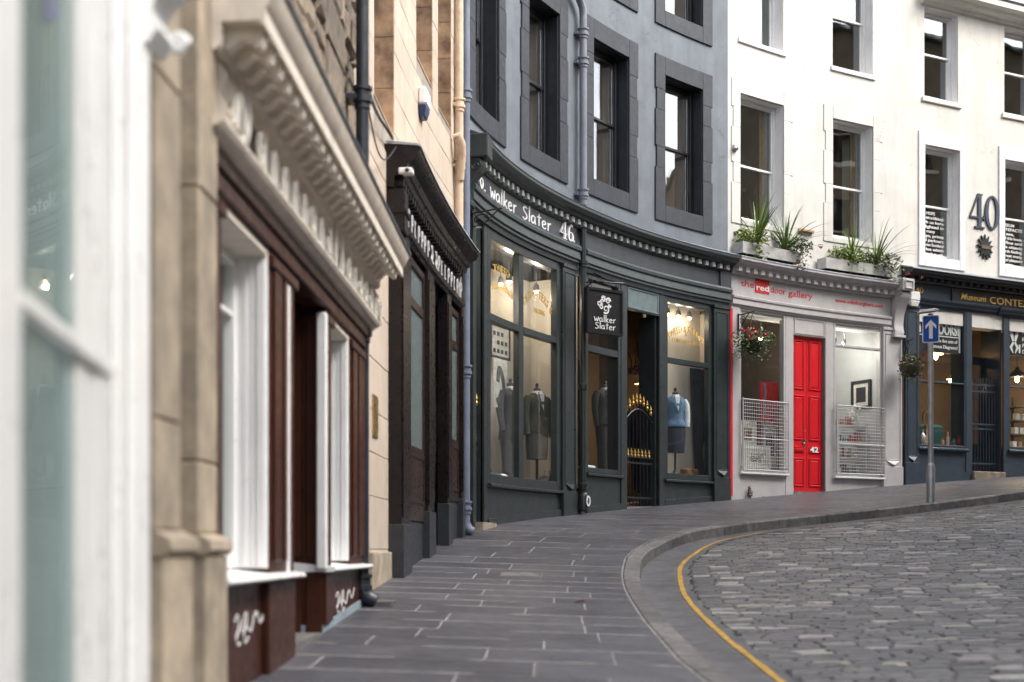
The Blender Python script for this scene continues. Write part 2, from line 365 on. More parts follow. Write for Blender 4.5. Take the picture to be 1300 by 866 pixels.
M['ink'] = material('print ink', (.03, .03, .035), .8, .2, 14, .05)
M['goods_red'] = material('red goods', (.5, .02, .03), .5, .2, 12, .05)
M['goods_teal'] = material('teal goods', (.05, .22, .26), .5, .2, 12, .05)
M['goods_kraft'] = material('kraft goods', (.35, .24, .13), .6, .2, 12, .05)
M['goods_grey'] = material('grey goods', (.3, .3, .32), .6, .2, 12, .05)
M['opp_stone'] = material('dark tenement sandstone', (.24, .185, .13), .9, .2, 2.2, .5, 40, col2=(.15, .11, .08), streak=.3)
M['slate'] = material('roof slate', (.06, .062, .07), .7, .2, 5, .3)
M['clay'] = material('chimney pot clay', (.42, .24, .14), .85, .2, 6, .2)
M['dark_glass'] = material('dark window glass', (.02, .022, .025), .08, .1, 4, 0, spec=.8)
M['sett'] = tone_material('granite setts', .48, .6, 110)
M['earth'] = material('bare ground', (.09, .08, .07), .95, .2, 2, .3)
# ------------------------------------------------------------------ ground, pavement, kerb, gutter, road
_ns = [-40, -10.5, -9.5, -7.4, -5.25, -3.6, -1.7, -.85, .28, 1.95, 3.67, 5, 7.2, 9.1, 10.5, 12, 16, 22, 60]
_nv = [2.8, 2.48, 2.40, 2.35, 2.34, 2.33, 2.36, 2.43, 2.58, 2.82, 3.12, 3.45, 4.0, 4.37, 4.56, 4.66, 4.8, 4.9, 5]
def NK(s): return float(np.interp(s, _ns, _nv))                    # outer (road side) edge of the kerb
def ZP(s, n): return ZG(s) - .03 * n                                # pavement top
def ZR(s, n): return ZG(s) - .03 * NK(s) - .135 + .012 * (n - NK(s))   # road top
KW = .17
g = MB(); k = 48
g.add([(0, 0, -3.0)] + [(600 * math.cos(2 * math.pi * i / k), 600 * math.sin(2 * math.pi * i / k), -3.0) for i in range(k)], [(0, 1 + i, 1 + (i + 1) % k) for i in range(k)])
kind(build(g, 'ground', M['earth']), 'structure')

def sheet(name, mat, n0, n1, zf, s0=-26.0, s1=40.0, ds=.5, nn=5, drop=0.0, parent=None):
    b = MB(); k = int((s1 - s0) / ds)
    for i in range(k + 1):
        s = s0 + (s1 - s0) * i / k; a, e = n0(s), n1(s)
        for j in range(nn + 1):
            n = a + (e - a) * j / nn; b.v.append(W(s, n, zf(s, n) - drop))
    for i in range(k):
        for j in range(nn):
            q = i * (nn + 1) + j; b.f.append((q, q + 1, q + nn + 2, q + nn + 1)); b.m.append(0)
    return build(b, name, mat, parent)
pav = kind(sheet('pavement', M['joint'], lambda s: -1.6, lambda s: NK(s) - KW + .004, ZP, drop=.0016, ds=.25, nn=12), 'structure')
# the sheet runs back under the shop steps and doorways
def slab_piece(name, parent, mat, s0, s1, n0f, n1f, top, th=.05, c=.0015, lift=0.0):
    b = MB(); k = max(1, int(math.ceil((s1 - s0) / .25))); vs = []
    for i in range(k + 1):
        s = s0 + (s1 - s0) * i / k; a, e = n0f(s), n1f(s)
        for n, d in ((a, -th), (a, -c), (a + c, 0), (e - c, 0), (e, -c), (e, -th)):
            vs.append(W(s + (c * (1 if i == 0 else -1 if i == k else 0) if d == 0 else 0), n, top(s, n) + d + lift))
    fs = [tuple(range(6))[::-1], tuple(range(6 * k, 6 * k + 6))]
    for i in range(k):
        for q in range(5): fs.append((6 * i + q, 6 * i + 6 + q, 6 * i + 7 + q, 6 * i + 1 + q))
    b.add(vs, fs); return build(b, name, mat, parent)
rs = -11.9; row = 0; joints = []
rnd = random.Random(3)
while rs < 19.0:
    d = rnd.choice((.46, .52, .58)) if rs < -2 else rnd.choice((.62, .7, .8))
    nmax = NK(rs + d / 2) - KW - .01; n = -.02 if rs > -4.2 else .02; n += rnd.uniform(-.45, 0) if row % 2 else 0
    first = True
    while n < nmax - .02:
        ln = rnd.uniform(.62, 1.15); e = n + ln
        if nmax - e < .3: e = nmax
        a = max(n, -.05); gap = .0065
        if e - a > .1:
            edge = e >= nmax - 1e-6
            slab_piece('paving_slab', pav, M['slab'], rs + gap * 1.5, rs + d - gap * 1.5,
                       (lambda s, v=a: v + gap), ((lambda s: NK(s) - KW - .012) if edge else (lambda s, v=e: v - gap)), ZP, lift=rnd.uniform(.0, .0012))
        n = e
    n = 0.0
    while n < nmax - .1:            # pointing of the cross joint, lost here and there
        ln = rnd.uniform(.25, 1.0)
        if rnd.random() < .72: joints.append((rs, n, min(n + ln, nmax)))
        n += ln
    rs += d; row += 1
b = MB()
for s, n0, n1 in joints:
    k = max(1, int((n1 - n0) / .2)); vs = []
    for i in range(k + 1):
        n = n0 + (n1 - n0) * i / k; w_ = .010 * (.7 + .5 * math.sin(n * 9 + s * 7) ** 2)
        vs += [W(s - w_, n, ZP(s - w_, n) - .001), W(s - w_ * .6, n, ZP(s, n) + .0028), W(s + w_ * .6, n, ZP(s, n) + .0028), W(s + w_, n, ZP(s + w_, n) - .001)]
    b.add(vs, [(4 * i + q, 4 * i + q + 1, 4 * i + q + 5, 4 * i + q + 4) for i in range(k) for q in range(3)])
kind(build(b, 'mortar_joint', M['joint'], pav), 'stuff')
kerb = kind(sheet('kerb', M['joint'], lambda s: NK(s) - KW + .003, lambda s: NK(s) - .012, lambda s, n: ZP(s, n), drop=.012, nn=1), 'structure')
ks = -12.2
while ks < 19.5:
    ln = rnd.uniform(.75, 1.05); li = rnd.uniform(-.004, .006)
    slab_piece('kerb_stone', kerb, M['kerb'], ks + .006, ks + ln - .006, lambda s: NK(s) - KW, lambda s: NK(s), ZP, th=.24, c=.018, lift=li)
    ks += ln
GW = lambda s: .35 if s < 0 else max(.2, .35 - .03 * s)
kind(sheet('road', M['roadbed'], lambda s: NK(s) - .02, lambda s: 9.6, ZR, nn=8, drop=.010), 'structure')
gut = kind(sheet('gutter', M['gutter'], lambda s: NK(s) + .002, lambda s: NK(s) + GW(s), lambda s, n: ZR(s, n) - .012 * math.sin(math.pi * min(1, max(0, (n - NK(s)) / .36))), nn=5, ds=.25, drop=-.004), 'structure')
# the margin strip that carries the yellow line, with a ragged outer edge
b = MB(); rg = random.Random(5); s = -13.5; prev = []
mk = kind(sheet('road_margin', M['gutter'], lambda s: NK(s) + GW(s), lambda s: NK(s) + GW(s) + .16 + .015 * math.sin(s * 9) + .01 * math.sin(s * 23), ZR, s0=-14, s1=12, ds=.06, nn=1, drop=-.002), 'structure')
kind(sheet('yellow_line', M['yellow'], lambda s: NK(s) + GW(s) + .035 + .002 * math.sin(s * 5), lambda s: NK(s) + GW(s) + .082 + .003 * math.sin(s * 7 + 1) - max(0, s - 3.5) * .03, ZR, s0=-14, s1=6.2, ds=.1, nn=2, drop=-.007), 'structure')
# opposite pavement (out of frame to the right)
kind(sheet('far_pavement', M['slab'], lambda s: 9.55, lambda s: 11.5 if s < -2 else 10.6, lambda s, n: ZR(s, 9.5) + .12, nn=1), 'structure')

def sett_mesh(b, s0, s1, n0, n1, h, tilt, tone):
    c = .012 + rg.uniform(0, .006); A = [(s0, n0), (s1, n0), (s1, n1), (s0, n1)]
    ms, mn = (s0 + s1) / 2, (n0 + n1) / 2; vs = []
    for q, (s, n) in enumerate(A): vs.append(W(s, n, ZR(s, n) - .05))
    for q, (s, n) in enumerate(A):
        vs.append(W(s + rg.uniform(-.002, .002), n + rg.uniform(-.005, .005), ZR(s, n) - .009 + h))
    for q, (s, n) in enumerate(A):
        s2 = s + (c if s < ms else -c); n2 = n + (c if n < mn else -c)
        vs.append(W(s2, n2, ZR(s, n) + h + tilt[0] * (s - ms) + tilt[1] * (n - mn) + rg.uniform(-.002, .002)))
    mid = W(ms, mn, ZR(ms, mn) + h + .003); vs.append(mid)
    fs = [(8, 9, 12), (9, 10, 12), (10, 11, 12), (11, 8, 12)]
    for q in range(4):
        r = (q + 1) % 4; fs += [(q, r, 4 + r, 4 + q), (4 + q, 4 + r, 8 + r, 8 + q)]
    k0 = len(b.v); b.add(vs, fs)
    if b.c is None: b.c = []
    b.c += [(*tone, 1)] * (len(b.v) - k0)
setts = []; s = -12.6
while s < 17.5:
    p = .115 if s < -4 else (.13 if s < 0 else .16)
    n = NK(s) + GW(s) + .17 + rg.uniform(-.03, .03) ; nend = 9.4
    while n < nend:
        ln = rg.uniform(.17, .31); q = W(s, n, ZR(s, n))
        if q[1] > 1:
            x, y = PX(q)
            if -50 < x < 1620 and y < 960:
                x2, y2 = PX(W(s + p, n + ln, ZR(s, n)))
                # kept stones: those in view and a margin round the frame
                vis = 700 < x < 1310 and y < 872
                setts.append((vis, abs(x2 - x) * abs(y - y2), s, n, ln, p))
        n += ln
    s += p
setts.sort(key=lambda t: (not t[0], -t[1]))
road_o = bpy.data.objects['road']; rest = MB()
for i, (vis, ar, s, n, ln, p) in enumerate(setts):
    u = rg.random()
    if u < .09: v = rg.uniform(.24, .40); t = (v, v * rg.uniform(.88, .98), v * rg.uniform(.78, .95))
    elif u < .25: v = rg.uniform(.13, .21); t = (v, v * .95, v * .92)
    else: v = rg.uniform(.072, .118); t = (v, v * .98, v * rg.uniform(.97, 1.06))
    g_ = rg.uniform(.0015, .0045); one = MB() if i < 300 else rest
    sett_mesh(one, s + g_, s + p - g_, n + g_, n + ln - g_, rg.uniform(-.005, .004), (rg.uniform(-.05, .05), rg.uniform(-.035, .035)), t)
    if i < 300: build(one, 'sett', M['sett'], road_o)
kind(build(rest, 'setts', M['sett'], road_o), 'stuff')
# ------------------------------------------------------------------ building helpers
def wall(B, s0, s1, z0, z1, holes, mat, n=0.0, depth=.26, name='wall', zbase=None, back=.30, vert_step=.5):
    """masonry face with real openings: front cells, jambs, heads and sills, and a back skin"""
    sx = sorted({s0, s1, *[h[0] for h in holes], *[h[1] for h in holes]}); zx = sorted({z0, z1, *[h[2] for h in holes], *[h[3] for h in holes]})
    fine = []
    for a, e in zip(sx, sx[1:]):
        k = max(1, int(math.ceil((e - a) / vert_step))); fine += [a + (e - a) * i / k for i in range(k)]
    sx = fine + [s1]
    b = MB()
    def hole(s, z): return any(h[0] < s < h[1] and h[2] < z < h[3] for h in holes)
    idx = {}
    for layer, nn in enumerate((n, n - back)):
        for i, s in enumerate(sx):
            for j, z in enumerate(zx):
                idx[layer, i, j] = len(b.v); b.v.append(W(s, nn, z))
    I, J = len(sx) - 1, len(zx) - 1
    solid = {(i, j): not hole((sx[i] + sx[i + 1]) / 2, (zx[j] + zx[j + 1]) / 2) for i in range(I) for j in range(J)}
    def F(*q): b.f.append(q); b.m.append(0)
    for (i, j), ok in solid.items():
        if not ok: continue
        F(idx[0, i, j], idx[0, i + 1, j], idx[0, i + 1, j + 1], idx[0, i, j + 1])
        F(idx[1, i, j], idx[1, i, j + 1], idx[1, i + 1, j + 1], idx[1, i + 1, j])
        for di, dj, p, q in ((-1, 0, (i, j), (i, j + 1)), (1, 0, (i + 1, j), (i + 1, j + 1)), (0, -1, (i, j), (i + 1, j)), (0, 1, (i, j + 1), (i + 1, j + 1))):
            if not solid.get((i + di, j + dj), False):
                F(idx[(0, *p)], idx[(0, *q)], idx[(1, *q)], idx[(1, *p)])
    return build(b, name, mat, B)

def room(B, s0, s1, z0, z1, n0, n1, mat, name='room', floor=None):
    b = MB(); k = max(1, int(math.ceil((s1 - s0) / .6))); vs = []
    for i in range(k + 1):
        s = s0 + (s1 - s0) * i / k; vs += [W(s, n0, z0), W(s, n1, z0), W(s, n1, z1), W(s, n0, z1)]
    for i in range(k):
        a = 4 * i; e = a + 4
        for q in range(3): b.f.append((a + q, a + q + 1, e + q + 1, e + q)); b.m.append(1 if q == 0 and floor else 0)
    b.f += [(0, 1, 2, 3), (4 * k, 4 * k + 1, 4 * k + 2, 4 * k + 3)]; b.m += [0, 0]; b.v = vs
    return build(b, name, [mat, floor] if floor else mat, B)

def frame(b, s0, s1, z0, z1, n0, n1, w, wb=None, wt=None, ws=None):
    """four members round an opening, butted"""
    wb = w if wb is None else wb; wt = w if wt is None else wt
    b.box(s0, s0 + w, n0, n1, z0, z1); b.box(s1 - w, s1, n0, n1, z0, z1)
    b.box(s0 + w, s1 - w, n0, n1, z0, z0 + wb); b.box(s0 + w, s1 - w, n0, n1, z1 - wt, z1)

def pane(parent, s0, s1, z0, z1, n, mat, name='pane', th=.006, tilt=0.0):
    b = MB(); b.box(s0, s1, n - th, n, z0, z1, step=.4)
    if tilt: b.v = [W_tilt(p, tilt) for p in b.v]
    return build(b, name, mat, parent, smooth=35)

def sash_window(B, s0, s1, z0, z1, zr, d, fm, gm, rm, fw=.055, dc=.09):
    """vertical sliding sash: outer case, two sashes, two panes, the room behind"""
    b = MB(); frame(b, s0 + .002, s1 - .002, z0 + .002, z1 - .002, -d - dc, -d + .015, fw, .045, .05)
    wdw = build(b, 'window', fm, B, bevel=.004)
    a, e = s0 + fw + .003, s1 - fw - .003; zt, zb = z1 - .054, z0 + .049
    b = MB(); frame(b, a, e, zr - .022, zt, -d - .040, -d - .012, .034, .042, .034); up = build(b, 'sash', fm, wdw, bevel=.003)
    b = MB(); frame(b, a, e, zb, zr + .022, -d - .072, -d - .044, .034, .06, .042); lo = build(b, 'sash', fm, wdw, bevel=.003)
    pane(wdw, a + .036, e - .036, zr + .018, zt - .036, -d - .026, gm); pane(wdw, a + .036, e - .036, zb + .058, zr - .018, -d - .056, gm)
    room(B, s0 - .35, s1 + .45, z0 - .35, z1 + .25, -.31, -2.3, rm)
    return wdw

def margin(B, s0, s1, z0, z1, w, n0, n1, mat, ears=None, name='window_surround', wt=None, wb=None, wr=None):
    """dressed margin round an opening, jamb stones alternately longer and shorter (ears)"""
    wt = w if wt is None else wt; wb = w if wb is None else wb; wr = w if wr is None else wr
    b = MB(); zs = [z0 - wb] + [z0 + (z1 - z0) * f for f in (.28, .44, .72, .88)] + [z1 + wt * .999]
    for i, (a, e) in enumerate(zip(zs, zs[1:])):
        x = ears if (ears and i % 2 == 0) else 0
        b.box(s0 - w - x, s0, n0, n1, a, e); b.box(s1, s1 + wr + x, n0, n1, a, e)
    b.box(s0, s1, n0, n1 - .001, z1, z1 + wt * .998); b.box(s0, s1, n0, n1 - .001, z0 - wb, z0)
    return build(b, name, mat, B, bevel=.006)

def rect_hit(a, h): return a[0] < h[1] and a[1] > h[0] and a[2] < h[3] and a[3] > h[2]
def stones(parent, s0, s1, z0, z1, mat, course, length, proud, holes=(), jit=0.0, c=.006, gap=.003, name='stone', seed=1, n0=0.0, vary=.0):
    """coursed stones, each an object; courses break round the openings"""
    r = random.Random(seed); z = z0; row = 0; out = []
    while z < z1 - .02:
        h = min(z1 - z, r.uniform(*course)); h = h if z1 - z - h > .06 else z1 - z
        s = s0 - (r.uniform(.2, .8) * length[0] if row % 2 else 0)
        while s < s1 - .01:
            l = r.uniform(*length); e = min(s + l, s1); e = e if s1 - e > .08 else s1; a = max(s, s0); segs = [(a, e)]
            for hh in holes:
                nx = []
                for (p, q) in segs:
                    if q <= hh[0] or p >= hh[1] or z + h <= hh[2] + .01 or z >= hh[3] - .01: nx.append((p, q))
                    else:
                        if p < hh[0]: nx.append((p, hh[0]))
                        if q > hh[1]: nx.append((hh[1], q))
                segs = nx
            for p, q in segs:
                if q - p > .04:
                    b = MB(); b.chip(p + gap, q - gap, z + gap, z + h - gap, n0 - .02, n0 + proud + r.uniform(-vary, vary), c, jit=jit)
                    out.append(build(b, name, mat, parent))
            s = e if e < s1 else s1
        z += h; row += 1
    return out

def drainpipe(label, mat, s, n, z0, z1, rad, group, collars, shoe=True, name='drainpipe', extra=None):
    t = thing(name, label, 'drainpipe', W(s, n, z0), group)
    b = MB(); b.tube([W(s, n, z0 + (.12 if shoe else 0)), W(s, n, z1)], rad, 12); build(b, 'pipe', mat, t, smooth=40)
    for zc in collars:
        b = MB(); o = W(s, n, zc)
        b.lathe(o, [(rad, -.11), (rad * 1.22, -.10), (rad * 1.22, -.06), (rad * 1.5, -.055), (rad * 1.5, -.02), (rad * 1.25, -.015), (rad * 1.25, .03), (rad * 1.55, .035), (rad * 1.55, .06), (rad, .065)], 14)
        b.box(s - rad * 2.0, s + rad * 2.0, .0, n - rad * .7, zc - .045, zc - .01); build(b, 'collar', mat, t, smooth=40)
    if shoe:
        b = MB(); b.tube([W(s, n, z0 + .14), W(s, n + .01, z0 + .09), W(s, n + .05, z0 + .05), W(s, n + .1, z0 + .03)], [rad * 1.25, rad * 1.3, rad * 1.25, rad * 1.2], 12); build(b, 'shoe', mat, t, smooth=40)
    return t

# lettering ---------------------------------------------------------------
_txt = {}
def glyphs(txt, bold=0.0, shear=0.0):
    key = (txt, bold, shear)
    if key not in _txt:
        c = bpy.data.curves.new('lettering', 'FONT'); c.body = txt; c.size = 1; c.extrude = .5; c.resolution_u = 3; c.offset = bold; c.shear = shear
        o = bpy.data.objects.new('lettering', c); COL.objects.link(o); dg = bpy.context.evaluated_depsgraph_get(); me = o.evaluated_get(dg).to_mesh()
        _txt[key] = ([tuple(v.co) for v in me.vertices], [tuple(p.vertices) for p in me.polygons])
        bpy.data.objects.remove(o); bpy.data.curves.remove(c)
    return _txt[key]
def write(b, txt, s, z, n, size, xs=1.0, bold=0.0, shear=0.0, th=.006, width=None, mi=0, arc=None):
    """letters on the wall face, s growing to the reader's right"""
    vs, fs = glyphs(txt, bold, shear)
    x0 = min(v[0] for v in vs); x1 = max(v[0] for v in vs)
    k = (width / (x1 - x0)) if width else size * xs
    if arc is None: pts = [W(s + (v[0] - x0) * k, n + (v[2] + .5) * th, z + v[1] * size) for v in vs]
    else:
        pts = []; rr = arc; wd = (x1 - x0) * k          # letters on an arch of radius rr, centred on s
        for v in vs:
            u = (v[0] - x0) * k - wd / 2; a = u / rr; q = rr + v[1] * size
            pts.append(W(s + q * math.sin(a), n + (v[2] + .5) * th, z + q * math.cos(a) - rr))
    b.add(pts, fs, mi)
def wallplace(s, n, z, sc, xs=1.0):
    return lambda x, y, t: W(s + x * sc * xs, n + t, z + y * sc)
def spline(p, k=4):
    if len(p) < 3: return p
    out = []
    for i in range(len(p) - 1):
        a, b_, c, d = p[max(0, i - 1)], p[i], p[i + 1], p[min(len(p) - 1, i + 2)]
        for q in range(k):
            t = q / k; f = lambda w_, x, y, z_: .5 * (2 * x + (y - w_) * t + (2 * w_ - 5 * x + 4 * y - z_) * t * t + (3 * x - w_ - 3 * y + z_) * t ** 3)
            out.append((f(a[0], b_[0], c[0], d[0]), f(a[1], b_[1], c[1], d[1])))
    return out + [p[-1]]
HAND = {'w': ([[(0, .62), (.06, .3), (.12, .02), (.24, .42), (.34, .02), (.44, .35), (.46, .6)]], .52),
        'a': ([[(.30, .42), (.18, .52), (.04, .38), (.03, .12), (.16, .03), (.28, .2), (.31, .46)], [(.31, .5), (.31, .2), (.36, .01)]], .42),
        'l': ([[(.07, 1.0), (.06, .5), (.05, .0)]], .15), 'k': ([[(.06, .98), (.05, .5), (.04, 0)], [(.3, .52), (.18, .35), (.07, .24)], [(.1, .26), (.22, .1), (.34, 0)]], .38),
        'e': ([[(.05, .27), (.2, .30), (.29, .40), (.18, .52), (.05, .40), (.04, .15), (.16, .02), (.32, .10)]], .37),
        'r': ([[(.05, .52), (.06, .25), (.05, 0)], [(.06, .3), (.14, .46), (.28, .54)]], .30),
        's': ([[(.36, .74), (.2, .80), (.05, .66), (.14, .48), (.32, .32), (.30, .10), (.14, .0), (0, .08)]], .43),
        't': ([[(.16, .84), (.15, .4), (.15, .04)], [(0, .58), (.16, .60), (.32, .64)]], .33), ' ': ([], .42)}
def handwrite(b, txt, place_at, wd=.075, th=.012):
    x = 0
    for ch in txt:
        st, adv = HAND[ch]
        for p in st: b.strip(spline([(x + q[0], q[1]) for q in p]), wd, place_at, th)
        x += adv + .05
    return x
def hand_len(txt): return sum(HAND[c][1] + .05 for c in txt)
def serif4(b, P, th=.012):
    b.strip([(.42, 0.02), (.42, .98)], .13, P, th); b.strip([(.36, .97), (.03, .30)], .05, P, th * .98); b.strip([(.02, .30), (.62, .30)], .05, P, th * .96)
    b.strip([(.22, .02), (.62, .02)], .05, P, th * .94); b.strip([(.34, .97), (.54, .97)], .04, P, th * .92); b.strip([(.60, .22), (.60, .38)], .03, P, th * .9)
def serif0(b, P, x=.72, wdt=.5, th=.012, k=28):
    pts = []; ws = []
    for i in range(k + 1):
        a = 2 * math.pi * i / k; pts.append((x + wdt / 2 + wdt * .42 * math.cos(a), .5 + .46 * math.sin(a))); ws.append(.055 + .085 * abs(math.cos(a)) ** 1.5)
    b.strip(pts, ws, P, th)
def serif6(b, P, x=.72, th=.012):
    pts = []; ws = []
    for i in range(25):
        a = 2 * math.pi * i / 24; pts.append((x + .25 + .2 * math.cos(a), .28 + .25 * math.sin(a))); ws.append(.05 + .09 * abs(math.cos(a)) ** 1.5)
    b.strip(pts, ws, P, th); b.strip(spline([(x + .06, .3), (x + .06, .55), (x + .16, .83), (x + .33, .97), (x + .43, .88)]), [.13] * 8 + [.10] * 4 + [.06] * 4 + [.09], P, th * .97)
def scroll(cx, cy, r0, turns, a0=0, k=14, grow=.0, flip=1):
    n = int(k * turns); return [(cx + flip * r0 * (1 - i / n * .75) * math.cos(a0 + 2 * math.pi * turns * i / n), cy + r0 * (1 - i / n * .75) * math.sin(a0 + 2 * math.pi * turns * i / n)) for i in range(n + 1)]
def dentils(par, s0, s1, step, wd, n0, n1, z0, z1, mat, name='dentil'):
    k = int((s1 - s0) / step)
    for i in range(k + 1):
        s = s0 + step * i; b = MB(); b.box(s, s + wd, n0, n1, z0, z1, step=9); build(b, name, mat, par)
# ------------------------------------------------------------------ grey building with the tailor's shop
def ZY(py, s, n): return (HY - py) * W(s, n, 0)[1] / F_PX
def band(b, s0, s1, n0, n1, h0, h1, mi=0):
    k = max(1, int((s1 - s0) / .35)); vs = []
    for i in range(k + 1):
        s = s0 + (s1 - s0) * i / k; g_ = ZG(s); vs += [W(s, n0, g_ + h0), W(s, n1, g_ + h0), W(s, n1, g_ + h1), W(s, n0, g_ + h1)]
    fs = [(0, 3, 2, 1), (4 * k, 4 * k + 1, 4 * k + 2, 4 * k + 3)]
    for i in range(k):
        a = 4 * i; e = a + 4
        for q in range(4): fs.append((a + q, a + (q + 1) % 4, e + (q + 1) % 4, e + q))
    b.add(vs, fs, mi)
FOOT = lambda s: ZG(s) - .12
D = thing('town_house', 'blue grey curved building with dark margined sash windows above a bottle green shopfront', 'building', W(5.0, 0, ZG(5.0)))
DW = [(1.20, 2.26), (3.39, 4.45), (5.57, 6.71), (7.80, 8.89), ]
holes = [(a, e, 5.9, 8.14) for a, e in DW] + [(a, e, 9.25, 11.4) for a, e in DW]
wall(D, .62, 9.62, 4.3, 12.2, holes, M['grey_wall'])
for a, e, z0, z1 in holes:
    margin(D, a, e, z0, z1, .25, -.02, .03, M['grey_dark'], ears=.035, wt=.31, wb=.28, wr=.24)
    b = MB(); frame(b, a - .001, e + .001, z0 - .001, z1 + .001, -.24, -.021, .012); build(b, 'reveal', M['black_sash'], D)
    wd = sash_window(D, a + .012, e - .012, z0 + .012, z1 - .012, z0 + 1.13, .22, M['black_sash'], M['glass_sky'], M['room_cream'], dc=.04)
    b = MB(); b.box(e - .062, e - .013, -.315, -.262, z0 + .06, z1 - .06); build(b, 'window_lining', M['shutter'], D)
    for (za, ze) in ((z0 + .1, z0 + 1.05), (z0 + 1.12, z1 - .1)):
        b = MB(); b.box(e - .10, e - .055, -1.0, -.318, za, ze); b.box(e - .112, e - .1005, -.92, -.40, za + .1, ze - .1); build(b, 'shutter', M['shutter'], D, bevel=.008)
b = MB(); b.box(.62, 9.62, -7, .12, 12.2, 12.4); b.sweep([(-7, 15), (-7, 12.4), (.1, 12.4)], .62, 9.62); build(b, 'roof', M['slate'], D)
b = MB(); b.box(.62, .72, -7, -.3, -.5, 12.2); b.box(9.5, 9.6, -7, -.3, -.5, 12.2); b.box(.7, 9.5, -7.1, -7, -.5, 12.2); build(b, 'party_wall', M['room_dark'], D)
# cornice, fascia
CT = 5.26
b = MB(); b.sweep([(0, 4.98), (.09, 4.98), (.11, 5.03), (.11, 5.085), (.19, 5.10), (.21, 5.14), (.265, 5.155), (.30, 5.21), (.30, 5.25), (.28, CT), (-.02, 5.34)], .66, 9.60)
cor = build(b, 'cornice', M['green'], D, smooth=30)
dentils(cor, .78, 9.5, .2, .085, .105, .172, 5.008, 5.086, M['dentil_pale'])
b = MB(); b.sweep([(-.01, 5.345), (.02, 5.37), (.285, 5.268), (.305, 5.255), (.309, 5.262), (.288, 5.275), (.03, 5.375)], .655, 9.605); build(b, 'lead_flashing', M['lead'], D)
b = MB(); b.box(.95, 4.93, .02, .07, 4.70, 4.985, step=.3); build(b, 'fascia', M['fascia_navy'], D)
b = MB(); b.box(5.16, 9.30, .02, .07, 4.70, 4.985, step=.3); b.box(9.30, 9.60, .02, .10, 4.68, 4.985); build(b, 'fascia', M['fascia_navy'], D)
PR = [(0, 4.36), (.06, 4.36), (.075, 4.42), (.10, 4.44), (.10, 4.47), (.125, 4.49), (.115, 4.60), (.145, 4.62), (.15, 4.665), (.13, 4.70), (0, 4.70)]
b = MB(); b.sweep(PR, .75, 4.95); b.sweep(PR, 5.14, 9.58); build(b, 'architrave', M['green_lit'], D, smooth=30)
# scrolled console and its block at the downhill end
b = MB(); b.box(.62, .93, .01, .325, 4.99, 5.29); build(b, 'block', M['green'], D, bevel=.012)
b = MB(); b.sweep([(.01, 4.38), (.06, 4.36), (.10, 4.40), (.11, 4.46), (.085, 4.52), (.085, 4.62), (.12, 4.72), (.19, 4.80), (.24, 4.88), (.25, 4.95), (.21, 4.985), (.01, 4.985)], .66, .90, step=.3)
con = build(b, 'console', M['green'], D, smooth=35)
for (cz, cn, r) in ((4.89, .165, .075), (4.43, .06, .04)):
    b = MB(); b.tube([W(.655, cn + r * (1 - i / 20) * math.cos(i * .62), cz + r * (1 - i / 20) * math.sin(i * .62)) for i in range(20)], .009, 6); build(b, 'scroll', M['green'], con)
# lettering on the fascia
b = MB(); L0 = hand_len('walker slater'); k = (4.05 - 1.70) / L0
handwrite(b, 'walker slater', wallplace(1.72, .071, 4.745, .225, k / .225), .085, .008); build(b, 'lettering', M['white_print'], D)
b = MB(); P = wallplace(4.33, .072, 4.725, .26, 1.35); serif4(b, P, .03); serif6(b, P, .72, .03); b.ball(W(4.33 + 1.30 * .26 * 1.35, .085, 4.74), .022, 8, 5)
build(b, 'house_number', M['white_print'], D)
b = MB(); P = wallplace(1.12, .072, 4.74, .26, 1.35); serif6(b, P, .1, .03); b.ball(W(1.42, .085, 4.75), .02, 8, 5); build(b, 'house_number', M['white_print'], D)
# posts, pilasters, frames
def pilaster(B, s0, s1, n1, ztop, mat, zpl, inset=.05, nb=0.0, name='pilaster'):
    b = MB(); b.rake(s0, s1, nb, n1, FOOT, ztop)
    if s1 - s0 > .25:
        a, e = s0 + inset, s1 - inset
        frame(b, a, e, zpl + .12, ztop - .12, n1 - .001, n1 + .012, .02)
        b.box(s0 - .012, s1 + .012, nb, n1 + .02, ztop - .06, ztop - .002); b.rake(s0 - .012, s1 + .012, nb, n1 + .018, FOOT, zpl)
        b.add([W(a, n1 + .002, zpl + .12), W(e, n1 + .002, zpl + .12), W((a + e) / 2, n1 + .055, zpl + .02), W((a + e) / 2, n1 + .002, zpl - .0)], [(0, 1, 2), (0, 2, 3), (1, 3, 2)])
    return build(b, name, mat, B, bevel=.006)
pilaster(D, 1.00, 1.16, .05, 4.37, M['green'], .7)
pilaster(D, 4.47, 4.92, .07, 4.37, M['green'], .9)
pilaster(D, 9.15, 9.585, .08, 4.37, M['green'], 1.3)
pilaster(D, 1.60, 1.76, .03, 4.37, M['green'], 0.9); pilaster(D, 5.14, 5.30, .03, 4.37, M['green'], 1.0)
pilaster(D, 6.43, 6.62, .04, 4.37, M['green'], 1.2); pilaster(D, 7.61, 7.77, .04, 4.37, M['green'], 1.2); 
